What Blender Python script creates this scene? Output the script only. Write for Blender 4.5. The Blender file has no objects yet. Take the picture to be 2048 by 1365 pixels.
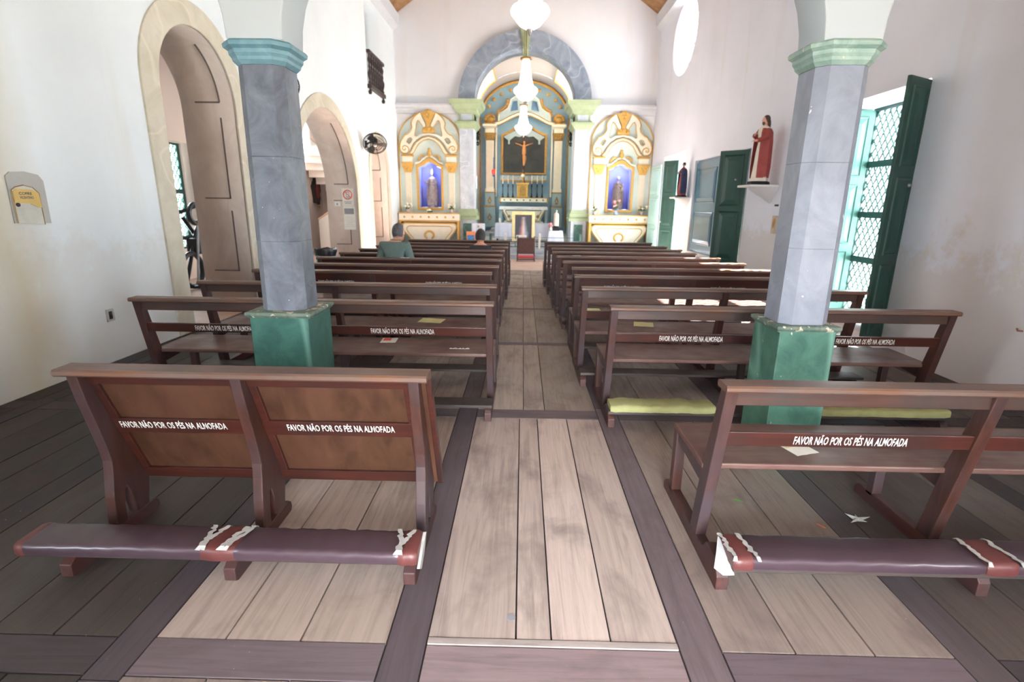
import bpy, bmesh, math, random
from math import sin, cos, pi, radians, sqrt, hypot
from mathutils import Vector, Matrix
random.seed(7)
SC = bpy.context.scene
COL = SC.collection

# ------------------------------------------------------------------ camera
F, PITCH, YAW, ROLL = 1040.0, .2582, .0175, .0122
cd = bpy.data.cameras.new('camera'); cam = bpy.data.objects.new('camera', cd); COL.objects.link(cam)
SC.camera = cam
cd.sensor_width = 36; cd.lens = F / 2048 * 36; cd.clip_start = .05; cd.clip_end = 300
fw = Vector((-sin(YAW) * cos(PITCH), cos(YAW) * cos(PITCH), -sin(PITCH)))
X0 = Vector((cos(YAW), sin(YAW), 0)); D0 = fw.cross(X0)
xr = X0 * cos(ROLL) - D0 * sin(ROLL); dr = X0 * sin(ROLL) + D0 * cos(ROLL)
cam.matrix_world = Matrix(((xr.x, -dr.x, -fw.x, 0), (xr.y, -dr.y, -fw.y, 0), (xr.z, -dr.z, -fw.z, 1.6), (0, 0, 0, 1)))
cd.dof.use_dof = True; cd.dof.focus_distance = 2.7; cd.dof.aperture_fstop = 2.4

# ------------------------------------------------------------------ light
SC.view_settings.view_transform = 'Standard'; SC.view_settings.look = 'None'
SC.view_settings.gamma = 1; SC.view_settings.use_curve_mapping = False
SC.view_settings.exposure = 1.30
w = bpy.data.worlds.new('sky'); SC.world = w; w.use_nodes = True
bg = w.node_tree.nodes['Background']; bg.inputs[0].default_value = (.88, .94, 1, 1); bg.inputs[1].default_value = 2.2

def sun(direction, strength, angle=.6, color=(1, .93, .84)):
    l = bpy.data.lights.new('sun', 'SUN'); l.energy = strength; l.angle = radians(angle); l.color = color
    o = bpy.data.objects.new('sun', l); COL.objects.link(o)
    o.rotation_euler = Vector(direction).to_track_quat('-Z', 'Y').to_euler(); o.location = (12, 8, 12)
def area(name, loc, direction, sx, sy, power, color=(.80, .91, 1), spread=180):
    l = bpy.data.lights.new(name, 'AREA'); l.shape = 'RECTANGLE'; l.size = sx; l.size_y = sy; l.energy = power; l.color = color
    l.spread = radians(spread)
    o = bpy.data.objects.new(name, l); COL.objects.link(o); o.location = loc
    o.rotation_euler = Vector(direction).to_track_quat('-Z', 'Y').to_euler()
    return o
sun((-1, -.08, -.77), 75)
WHT = (.95, .98, 1)
area('daylight_window_right', (5.2, 6.85, 1.75), (-1, 0, -.05), 1.9, 2.9, 250)
area('daylight_door_right', (5.0, 15.3, 1.6), (-1, -.2, 0), 1.9, 2.8, 140)
area('daylight_oval_window', (4.95, 15.33, 5.9), (-1, -.25, -.25), 1.9, 1.7, 42)
area('daylight_main_door', (.35, -3.4, 1.5), (0, 1, -.36), 1.7, 2.4, 46, (.93, .96, 1), spread=58)
area('added_fill_rear_left', (-4.95, -1.1, 2.0), (1, .6, .12), 1.3, 1.9, 110)  # added fill for the near walls, through an invented opening behind the camera
area('added_fill_rear_right', (5.0, -1.1, 1.95), (-1, .35, 0), 1.3, 1.9, 30)  # matching added fill on the right, its opening invented too
area('added_nave_fill', (.05, -3.4, 6.2), (0, 1, -.12), 4.5, 2.6, 60)  # unseen source supposed above the loft, added to brighten the nave
area('daylight_side_room', (-7.6, 10.6, 1.8), (1, 0, 0), 1.6, 2.4, 120)
area('daylight_side_room_far', (-7.6, 16.0, 2.6), (1, -.1, 0), 2.6, 2.4, 260)
for s in (-1, 1):
    area('daylight_chancel', (s * 3.2, 21.9, 6.0), (-s, 0, -.15), 1.6, 1.3, 48, (1, .93, .82))

# ------------------------------------------------------------------ helpers
W = {}
def wl(o): return W.get(o.name, Vector((0, 0, 0)))
class MB:
    def __init__(s, xf=None): s.bm = bmesh.new(); s.xf = xf
    def _m(s, vs):
        if s.xf: bmesh.ops.transform(s.bm, matrix=s.xf, verts=vs)
    def box(s, x0, x1, y0, y1, z0, z1, m=None):
        mm = Matrix.Translation(((x0 + x1) / 2, (y0 + y1) / 2, (z0 + z1) / 2)) @ Matrix.Diagonal((abs(x1 - x0), abs(y1 - y0), abs(z1 - z0), 1))
        if m: mm = m @ mm
        r = bmesh.ops.create_cube(s.bm, size=1, matrix=mm); s._m(r['verts']); return s
    def face(s, pts):
        vs = [s.bm.verts.new(p) for p in pts]; s.bm.faces.new(vs); s._m(vs); return s
    def prism(s, poly, a, b, axis='x'):
        f = {'x': lambda p, t: (t, p[0], p[1]), 'y': lambda p, t: (p[0], t, p[1]), 'z': lambda p, t: (p[0], p[1], t)}[axis]
        A = [s.bm.verts.new(f(p, a)) for p in poly]; B = [s.bm.verts.new(f(p, b)) for p in poly]; n = len(poly)
        s.bm.faces.new(A); s.bm.faces.new(B[::-1])
        for i in range(n): s.bm.faces.new((A[i], B[i], B[(i + 1) % n], A[(i + 1) % n]))
        s._m(A + B); return s
    def rings(s, rings, cap=True, closed=True):
        R = [[s.bm.verts.new(p) for p in r] for r in rings]
        for a, b in zip(R, R[1:]):
            n = len(a)
            for i in range(n if closed else n - 1): s.bm.faces.new((a[i], a[(i + 1) % n], b[(i + 1) % n], b[i]))
        if cap:
            s.bm.faces.new(R[0][::-1]); s.bm.faces.new(R[-1])
        s._m([v for r in R for v in r]); return s
    def lathe(s, prof, c=(0, 0, 0), n=20, sx=1, sy=1, rot=0, fold=0, nf=6, m=None):
        rr = []
        for k, (r, z) in enumerate(prof):
            ring = []
            for i in range(n):
                a = 2 * pi * i / n + rot; q = r * (1 + fold * sin(nf * a + k * .25))
                p = Vector((c[0] + q * cos(a) * sx, c[1] + q * sin(a) * sy, c[2] + z))
                ring.append(m @ p if m else p)
            rr.append(ring)
        return s.rings(rr)
    def tube(s, path, r, n=8, r2=None, cap=True):
        path = [Vector(p) for p in path]; rr = []; L = len(path); prev = None
        for i, p in enumerate(path):
            t = (path[min(i + 1, L - 1)] - path[max(i - 1, 0)])
            if t.length < 1e-9: t = Vector((0, 0, 1))
            t.normalize()
            if prev is None:
                u = t.orthogonal().normalized()
            else:
                u = (prev - t * prev.dot(t)); u = u.normalized() if u.length > 1e-6 else t.orthogonal().normalized()
            prev = u; v = t.cross(u); k = i / (L - 1) if L > 1 else 0
            R = r(k) if callable(r) else (r if r2 is None else r + (r2 - r) * k)
            rr.append([p + (u * cos(2 * pi * j / n) + v * sin(2 * pi * j / n)) * R for j in range(n)])
        return s.rings(rr, cap)
    def ball(s, c, r, sx=1, sy=1, sz=1, n=14, m=None):
        mm = Matrix.Translation(c) @ Matrix.Diagonal((r * sx, r * sy, r * sz, 1))
        if m: mm = m @ mm
        q = bmesh.ops.create_uvsphere(s.bm, u_segments=n, v_segments=max(6, n * 2 // 3), radius=1, matrix=mm); s._m(q['verts']); return s
    def torus(s, c, R, r, axis='z', n=24, k=8, a0=0, a1=2 * pi, m=None, sx=1, sy=1):
        full = abs(a1 - a0 - 2 * pi) < 1e-6; pts = []
        for i in range(n + (0 if full else 1)):
            a = a0 + (a1 - a0) * i / n; x, y = R * cos(a) * sx, R * sin(a) * sy
            p = {'z': (x, y, 0), 'y': (x, 0, y), 'x': (0, x, y)}[axis]; p = Vector(p)
            p = (m @ p) if m else p
            pts.append(p + Vector(c))
        if full: pts += [pts[0], pts[1]]
        return s.tube(pts, r, k)
    def plate(s, outer, holes, t0, t1, axis='y'):
        cu = bpy.data.curves.new('c', 'CURVE'); cu.dimensions = '2D'; cu.fill_mode = 'BOTH'; cu.extrude = .5
        for pl in [outer] + list(holes):
            sp = cu.splines.new('POLY'); sp.points.add(len(pl) - 1); sp.use_cyclic_u = True
            for i, p in enumerate(pl): sp.points[i].co = (p[0], p[1], 0, 1)
        ob = bpy.data.objects.new('c', cu); me = bpy.data.meshes.new_from_object(ob)
        n0 = len(s.bm.verts); s.bm.from_mesh(me); s.bm.verts.ensure_lookup_table(); vs = s.bm.verts[n0:]
        for v in vs:
            a, b, c = v.co; c = t0 + (c + .5) * (t1 - t0)
            v.co = {'y': (a, c, b), 'x': (c, a, b), 'z': (a, b, c)}[axis]
        s._m(list(vs)); bpy.data.objects.remove(ob); bpy.data.curves.remove(cu); bpy.data.meshes.remove(me); return s
    def build(s, name, mat, parent=None, smooth=False, bevel=0, sub=0, kind=None, label=None, seg=2):
        bmesh.ops.remove_doubles(s.bm, verts=s.bm.verts, dist=1e-6)
        bmesh.ops.recalc_face_normals(s.bm, faces=s.bm.faces)
        o0 = wl(parent) if parent else Vector((0, 0, 0))
        for v in s.bm.verts: v.co -= o0
        me = bpy.data.meshes.new(name); s.bm.to_mesh(me); s.bm.free()
        if smooth:
            me.polygons.foreach_set('use_smooth', [True] * len(me.polygons))
            try: me.set_sharp_from_angle(angle=radians(40))
            except Exception: pass
        for m_ in (mat if isinstance(mat, (list, tuple)) else [mat]): me.materials.append(m_)
        o = bpy.data.objects.new(name, me); COL.objects.link(o); W[o.name] = o0.copy()
        if parent: o.parent = parent
        if bevel:
            b = o.modifiers.new('bevel', 'BEVEL'); b.width = bevel; b.segments = seg; b.limit_method = 'ANGLE'
        if sub:
            b = o.modifiers.new('sub', 'SUBSURF'); b.levels = sub; b.render_levels = sub
        if kind: o['kind'] = kind
        if label: o['label'] = label
        return o
def tag(o, label, cat, group=None, kind=None):
    o['label'] = label; o['category'] = cat
    if group: o['group'] = group
    if kind: o['kind'] = kind
    return o
def thing(name, loc, label, cat, group=None):
    o = bpy.data.objects.new(name, None); COL.objects.link(o); o.location = loc; o.empty_display_size = .1
    W[o.name] = Vector(loc); return tag(o, label, cat, group)
def struct(mb, name, mat, **k): return mb.build(name, mat, kind='structure', **k)
def arc(cx, cz, rx, rz, a0, a1, n): return [(cx + rx * cos(radians(a0 + (a1 - a0) * i / n)), cz + rz * sin(radians(a0 + (a1 - a0) * i / n))) for i in range(n + 1)]
def mirror(pts, cx=0): return [(2 * cx - x, z) for x, z in pts]

# ------------------------------------------------------------------ materials
def nt(name):
    m = bpy.data.materials.new(name); m.use_nodes = True; t = m.node_tree; return m, t, t.nodes['Principled BSDF']
def N(t, typ, **k):
    n = t.nodes.new(typ)
    for a, b in k.items(): setattr(n, a, b)
    return n
def ramp(t, src, stops):
    r = N(t, 'ShaderNodeValToRGB'); e = r.color_ramp.elements
    while len(e) < len(stops): e.new(.5)
    for i, (p, c) in enumerate(stops): e[i].position = p; e[i].color = tuple(c) + (1,) if len(c) == 3 else c
    t.links.new(src, r.inputs[0]); return r.outputs[0]
def coords(t, scale=(1, 1, 1), kind='Object', rot=(0, 0, 0)):
    tc = N(t, 'ShaderNodeTexCoord'); mp = N(t, 'ShaderNodeMapping'); mp.inputs['Scale'].default_value = scale; mp.inputs['Rotation'].default_value = rot
    t.links.new(tc.outputs[kind], mp.inputs[0]); return mp.outputs[0]
def noise(t, vec, scale, detail=5, rough=.6, dist=0):
    n = N(t, 'ShaderNodeTexNoise'); n.inputs['Scale'].default_value = scale; n.inputs['Detail'].default_value = detail
    n.inputs['Roughness'].default_value = rough; n.inputs['Distortion'].default_value = dist
    t.links.new(vec, n.inputs['Vector']); return n.outputs['Fac']
def mixc(t, fac, a, b, mode='MIX'):
    m = N(t, 'ShaderNodeMix', data_type='RGBA', blend_type=mode)
    if isinstance(fac, (int, float)): m.inputs[0].default_value = fac
    else: t.links.new(fac, m.inputs[0])
    for i, c in ((6, a), (7, b)):
        if isinstance(c, tuple): m.inputs[i].default_value = c + (1,) if len(c) == 3 else c
        else: t.links.new(c, m.inputs[i])
    return m.outputs[2]
def bump(t, b, h, st=.3, dist=.01):
    n = N(t, 'ShaderNodeBump'); n.inputs['Strength'].default_value = st; n.inputs['Distance'].default_value = dist
    t.links.new(h, n.inputs['Height']); t.links.new(n.outputs[0], b.inputs['Normal'])
def s2l(c):
    return tuple(((v / 255 / 12.92) if v / 255 <= .04045 else ((v / 255 + .055) / 1.055) ** 2.4) for v in c)
def plain(name, c, rough=.6, metal=0, var=.12, scale=8, bmp=0, spec=.5, emit=None, es=0, coat=0):
    m, t, b = nt(name); c = s2l(c); v = coords(t); n = noise(t, v, scale)
    lo = tuple(x * (1 - var) for x in c); hi = tuple(min(1, x * (1 + var)) for x in c)
    t.links.new(ramp(t, n, [(.3, lo), (.7, hi)]), b.inputs['Base Color'])
    b.inputs['Roughness'].default_value = rough; b.inputs['Metallic'].default_value = metal; b.inputs['Specular IOR Level'].default_value = spec
    if coat: b.inputs['Coat Weight'].default_value = coat
    if bmp: bump(t, b, n, bmp)
    if emit: b.inputs['Emission Color'].default_value = emit + (1,); b.inputs['Emission Strength'].default_value = es
    return m
def wood(name, c1, c2, rough=.35, axis=0, dirt=None, fine=30, coat=0):
    m, t, b = nt(name); c1, c2 = s2l(c1), s2l(c2)
    sc = [fine, fine, fine]; sc[axis] = 1.6
    v = coords(t, tuple(sc)); n = noise(t, v, 1.0, 6, .65, .6)
    v2 = coords(t); n2 = noise(t, v2, 2.3, 3)
    a = ramp(t, n, [(.3, c1), (.7, c2)])
    d = mixc(t, ramp(t, n2, [(.42, (0, 0, 0)), (.7, (1, 1, 1))]), a, dirt and s2l(dirt) or tuple(x * .6 for x in c1))
    t.links.new(d, b.inputs['Base Color'])
    t.links.new(ramp(t, n2, [(.3, (rough * .8,) * 3), (.7, (min(1, rough * 1.4),) * 3)]), b.inputs['Roughness'])
    if coat: b.inputs['Coat Weight'].default_value = coat; b.inputs['Coat Roughness'].default_value = .25
    bump(t, b, n, .12, .004); return m

def plaster(name, base, stains=(), stain_shade_y=None, low=0, x_axis='y'):
    m, t, b = nt(name); base = s2l(base)
    v = coords(t); n = noise(t, v, .8, 6, .55); n2 = noise(t, v, 14, 4)
    col = ramp(t, n, [(.3, tuple(x * .93 for x in base)), (.65, base)])
    vs = coords(t, (1.1, 1.1, .12)); ns = noise(t, vs, 2.2, 4, .5)
    col = mixc(t, ramp(t, ns, [(.6, (0, 0, 0)), (.85, (.22, .22, .22))]), col, s2l((205, 180, 140)))
    sep = N(t, 'ShaderNodeSeparateXYZ'); t.links.new(v, sep.inputs[0])
    if stain_shade_y:
        for (y0, wd, amt, c) in stain_shade_y:
            mr = N(t, 'ShaderNodeMath', operation='SUBTRACT'); t.links.new(sep.outputs[1], mr.inputs[0]); mr.inputs[1].default_value = y0
            wob = N(t, 'ShaderNodeMath', operation='MULTIPLY_ADD'); t.links.new(n, wob.inputs[0]); wob.inputs[1].default_value = .5; t.links.new(mr.outputs[0], wob.inputs[2])
            sb = N(t, 'ShaderNodeMath', operation='SUBTRACT'); t.links.new(wob.outputs[0], sb.inputs[0]); sb.inputs[1].default_value = .25
            ab = N(t, 'ShaderNodeMath', operation='ABSOLUTE'); t.links.new(sb.outputs[0], ab.inputs[0])
            f = ramp(t, ab.outputs[0], [(0, (amt,) * 3), (wd, (0, 0, 0))])
            col = mixc(t, f, col, s2l(c))
    if low:
        wob = N(t, 'ShaderNodeMath', operation='MULTIPLY_ADD'); t.links.new(n2, wob.inputs[0]); wob.inputs[1].default_value = -.5; t.links.new(sep.outputs[2], wob.inputs[2])
        n3 = noise(t, v, 2.5, 6, .7)
        mu = N(t, 'ShaderNodeMath', operation='MULTIPLY_ADD'); t.links.new(n3, mu.inputs[0]); mu.inputs[1].default_value = -1.6; t.links.new(wob.outputs[0], mu.inputs[2])
        f = ramp(t, mu.outputs[0], [(0, (low,) * 3), (.28, (0, 0, 0))])
        col = mixc(t, f, col, s2l((190, 165, 125)))
    t.links.new(col, b.inputs['Base Color']); b.inputs['Roughness'].default_value = .85; b.inputs['Specular IOR Level'].default_value = .25
    bump(t, b, n2, .25, .006); return m
def stone(name, c1, c2, scale=3, rough=.5, vein=None, speck=None, bmp=.15, stretch=(1, 1, 1)):
    m, t, b = nt(name); c1, c2 = s2l(c1), s2l(c2); v = coords(t, stretch)
    n = noise(t, v, scale, 8, .65, .8); col = ramp(t, n, [(.35, c1), (.65, c2)])
    if vein:
        n2 = noise(t, v, vein[1], 1, .4, .25); f = ramp(t, n2, [(.485, (0, 0, 0)), (.5, (.75, .75, .75)), (.515, (0, 0, 0))]); col = mixc(t, f, col, s2l(vein[0]))
    if speck:
        n3 = noise(t, v, speck[1], 3, .6); f = ramp(t, n3, [(speck[2], (0, 0, 0)), (speck[2] + .02, (1, 1, 1))]); col = mixc(t, f, col, s2l(speck[0]))
    t.links.new(col, b.inputs['Base Color']); b.inputs['Roughness'].default_value = rough; bump(t, b, n, bmp, .004); return m

M = {}
M['wall_l'] = plaster('whitewash_left', (232, 240, 244), stain_shade_y=[(4.15, .5, .6, (205, 190, 150)), (3.1, .8, .3, (170, 165, 150))], low=.16)  # yellow streak is a stain; grey band is loft shade put into the colour
M['wall'] = plaster('whitewash', (230, 233, 238), low=.12)
M['wall_r'] = plaster('whitewash_right', (228, 234, 246), low=.3)
M['loft'] = plaster('loft_plaster', (188, 196, 198))
M['peach'] = plaster('side_room_plaster', (236, 214, 200))
M['pew'] = wood('dark_pew_wood', (52, 34, 29), (82, 52, 42), .38, 0, (50, 40, 36), coat=.15)
M['pewv'] = wood('dark_pew_wood_upright', (52, 33, 28), (80, 48, 40), .4, 2, (66, 54, 58), coat=.1)
M['pewy'] = wood('dark_pew_wood_runner', (56, 32, 28), (86, 48, 42), .45, 1, (64, 52, 54))
M['pewtop'] = wood('worn_rail_wood', (82, 58, 48), (118, 84, 64), .42, 0, (92, 78, 72), coat=.1)
M['pewred'] = wood('red_brown_wood', (54, 27, 22), (80, 39, 30), .38, 0, (48, 28, 25), coat=.2)
M['panel'] = wood('panel_wood', (60, 38, 27), (86, 57, 41), .42, 2, (92, 58, 42), fine=14, coat=.1)
M['seat'] = wood('seat_wood', (86, 66, 58), (116, 90, 80), .44, 0, (90, 54, 50), coat=.12)
M['leather'] = plain('maroon_leather', (68, 52, 60), .38, var=.15, scale=3, bmp=.05, coat=.2)
M['leather2'] = plain('old_brown_leather', (96, 52, 50), .42, var=.2, scale=9, bmp=.15)
M['lining'] = plain('torn_white_lining', (168, 168, 164), .9, var=.15, scale=30)
M['foam'] = plain('bare_green_foam', (160, 162, 112), .95, var=.14, scale=9, bmp=.4)
M['kneel'] = wood('kneeler_board', (60, 50, 48), (84, 72, 68), .5, 0, (56, 50, 50))
M['paint'] = plain('white_lettering', (226, 226, 220), .6, var=.05)
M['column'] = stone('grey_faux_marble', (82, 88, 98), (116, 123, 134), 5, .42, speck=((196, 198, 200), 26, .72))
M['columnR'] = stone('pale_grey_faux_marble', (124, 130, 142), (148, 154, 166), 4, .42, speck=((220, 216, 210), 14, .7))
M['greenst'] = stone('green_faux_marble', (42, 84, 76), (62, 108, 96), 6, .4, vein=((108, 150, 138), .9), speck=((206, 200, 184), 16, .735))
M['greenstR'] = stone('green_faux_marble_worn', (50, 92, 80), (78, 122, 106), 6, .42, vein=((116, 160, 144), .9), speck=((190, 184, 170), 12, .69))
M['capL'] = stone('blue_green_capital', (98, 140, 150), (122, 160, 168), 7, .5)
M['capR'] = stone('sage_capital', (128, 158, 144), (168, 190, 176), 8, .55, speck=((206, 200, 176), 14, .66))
M['slab'] = stone('chipped_slab', (70, 98, 88), (120, 130, 116), 12, .6, speck=((200, 188, 164), 16, .6))
M['surround'] = stone('cream_stone', (196, 190, 170), (214, 208, 192), 2.2, .7, vein=((222, 214, 196), 1.4))
M['reveal'] = stone('rose_beige_stone', (202, 186, 175), (218, 206, 196), 2.5, .7, vein=((206, 192, 180), 1.2), stretch=(1, 1, .5))
M['groove'] = plain('dark_groove', (104, 92, 88), .8)
M['bluestone'] = stone('blue_grey_marble', (124, 138, 156), (164, 176, 190), 2.2, .45, vein=((196, 204, 214), 1.6))
M['palemarble'] = stone('pale_grey_marble', (176, 186, 198), (206, 213, 220), 3, .45, vein=((228, 232, 236), 2.))
M['sage'] = plain('sage_green_stone', (164, 180, 144), .6, var=.1, scale=5)
M['cornice'] = plain('pale_grey_cornice', (204, 208, 214), .7, var=.05)
M['gold'] = plain('gilt', (206, 162, 84), .42, .25, var=.2, scale=25, bmp=.3)
M['golddk'] = plain('old_gilt', (170, 134, 72), .45, .35, var=.3, scale=22, bmp=.5)
M['cream'] = plain('cream_paint', (236, 230, 212), .5, var=.04)
M['mint'] = plain('pale_mint_paint', (200, 216, 212), .55, var=.05, scale=3)
M['sky'] = plain('retable_blue', (136, 174, 196), .55, var=.1, scale=3)
M['skydk'] = plain('retable_deep_blue', (98, 136, 172), .55, var=.1)
M['paleblue'] = plain('retable_pale_blue', (164, 186, 190), .55, var=.08)
M['niche'] = plain('niche_blue', (154, 164, 240), .8, var=.06, scale=2)
M['teal'] = plain('teal_gloss_paint', (52, 118, 132), .35, var=.1, scale=4, coat=.2)
M['tealblue'] = plain('blue_gloss_paint', (40, 92, 114), .3, var=.12, scale=4, coat=.2)
M['dkgreen'] = plain('dark_green_paint', (36, 74, 66), .42, var=.14, scale=4)
M['palegreen'] = plain('pale_teal_paint', (168, 208, 200), .4, var=.06)
M['midgreen'] = plain('mid_green_paint', (88, 148, 134), .4, var=.1)
M['ceil'] = wood('ceiling_boards', (150, 112, 74), (176, 134, 90), .7, 1, (134, 98, 66), fine=8)
M['vault'] = plain('vault_plaster', (182, 180, 184), .8, var=.03)
M['stonefloor'] = stone('rose_stone_floor', (188, 160, 144), (208, 182, 166), 3, .5)
M['greyfloor'] = stone('grey_step_stone', (140, 146, 154), (168, 174, 182), 3, .5)
M['black'] = plain('black_plastic', (26, 28, 30), .35, var=.1)
M['dkwood'] = plain('turned_dark_wood', (52, 38, 34), .5, var=.2)
M['iron'] = plain('dark_iron', (34, 34, 38), .5, .4)
M['glass'] = plain('lit_chandelier_glass', (250, 250, 250), .3, var=.01, emit=(1, .985, .96), es=1.4)
M['brass'] = plain('brass', (160, 118, 62), .35, .8)
M['crystal'] = plain('grey_crystal', (150, 140, 136), .25, .2, scale=60, var=.4)
M['red'] = plain('red_lamp_glass', (230, 20, 20), .3, emit=(1, .02, .015), es=.9)
M['redcloth'] = plain('red_mantle', (156, 68, 64), .6, var=.15)
M['whiterobe'] = plain('white_robe', (232, 226, 214), .6, var=.05)
M['skin'] = plain('skin', (196, 142, 116), .5, var=.06)
M['skinp'] = plain('painted_flesh', (216, 170, 146), .5, var=.05)
M['hairdk'] = plain('dark_hair', (44, 40, 40), .55, var=.3, scale=60, bmp=.6)
M['hairgr'] = plain('greying_hair', (78, 78, 82), .55, var=.5, scale=45, bmp=.6)
M['brownhair'] = plain('brown_painted_hair', (74, 50, 42), .6)
M['shirt'] = plain('grey_green_shirt', (92, 110, 105), .85, var=.12, scale=7, bmp=.3)
M['shirt2'] = plain('charcoal_shirt', (52, 46, 52), .85, var=.12)
M['trousers'] = plain('grey_trousers', (70, 74, 84), .85)
M['shoe'] = plain('black_shoe', (28, 26, 26), .5)
M['cloth'] = plain('white_altar_cloth', (222, 226, 240), .85, var=.04, scale=5, bmp=.2)
M['paper'] = plain('white_paper', (226, 224, 214), .8, var=.05)
M['paperY'] = plain('yellowed_paper', (204, 196, 142), .75, var=.1)
M['leaf'] = plain('green_leaf', (96, 170, 60), .5)
M['petal'] = plain('white_petals', (238, 236, 214), .7, var=.08, scale=30)
M['pink'] = plain('pink_petals', (226, 150, 160), .7, var=.15, scale=30)
M['stem'] = plain('dark_green_stems', (70, 96, 58), .7)
M['vase'] = plain('pale_rose_vase', (206, 190, 190), .3)
M['vaseblue'] = plain('blue_china_vase', (150, 168, 214), .3)
M['canvas'] = stone('dark_oil_canvas', (38, 44, 50), (66, 72, 66), 1.5, .5)
M['silver'] = stone('silvered_statue', (140, 132, 140), (196, 188, 190), 12, .5)
M['stat2'] = stone('brown_statue_habit', (120, 108, 106), (160, 146, 140), 12, .5)
M['binblue'] = plain('turquoise_plastic', (30, 178, 196), .4)
M['bag'] = plain('black_bag', (30, 30, 34), .3, bmp=.4, scale=30)
M['redink'] = plain('red_print', (224, 84, 62), .6)
M['greyink'] = plain('grey_print', (140, 140, 146), .7)
M['blueink'] = plain('blue_print', (70, 110, 190), .6)
M['dkblue'] = plain('dark_blue_mantle', (44, 54, 92), .6)
M['yellowsign'] = plain('ochre_sign_paint', (214, 184, 110), .7, var=.08)
M['greymark'] = plain('grey_cement_patch', (184, 184, 180), .85, var=.06)
M['maroonback'] = plain('brown_leather_back', (74, 42, 38), .5, var=.15, coat=.1)
M['redseat'] = plain('red_seat', (190, 44, 58), .6)
M['orange'] = plain('orange_print', (226, 140, 96), .6)
M['bluepic'] = plain('sea_blue_print', (60, 120, 180), .5, var=.5, scale=20)
M['cobble'] = plain('outdoor_ground', (190, 186, 176), .9)
M['stainless'] = plain('steel', (170, 172, 176), .3, .9)

# floor boards: colour and grain follow each board
fm, t, b = nt('old_floor_boards')
at = N(t, 'ShaderNodeAttribute'); at.attribute_name = 'tone'
uv = N(t, 'ShaderNodeUVMap'); uv.uv_map = 'grain'
mp = N(t, 'ShaderNodeMapping'); mp.inputs['Scale'].default_value = (1.2, 22, 1); t.links.new(uv.outputs[0], mp.inputs[0])
g = noise(t, mp.outputs[0], 1.0, 7, .7, 1.6)
mp2 = N(t, 'ShaderNodeMapping'); mp2.inputs['Scale'].default_value = (1, 1.6, 1); t.links.new(uv.outputs[0], mp2.inputs[0])
g2 = noise(t, mp2.outputs[0], 2.2, 5, .6, .5); g3 = noise(t, mp2.outputs[0], 60, 2, .5)
c = mixc(t, 1.0, at.outputs['Color'], ramp(t, g, [(.25, (.62, .60, .60)), (.5, (.95, .95, .95)), (.8, (1.18, 1.16, 1.16))]), 'MULTIPLY')
c = mixc(t, ramp(t, g2, [(.5, (0, 0, 0)), (.75, (.55, .55, .55))]), c, s2l((88, 74, 74)))
c = mixc(t, ramp(t, g3, [(.765, (0, 0, 0)), (.79, (.8, .8, .8))]), c, s2l((198, 186, 178)))
t.links.new(c, b.inputs['Base Color']); t.links.new(ramp(t, g2, [(.3, (.5,) * 3), (.7, (.72,) * 3)]), b.inputs['Roughness'])
bump(t, b, g, .25, .004); M['floor'] = fm

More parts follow.
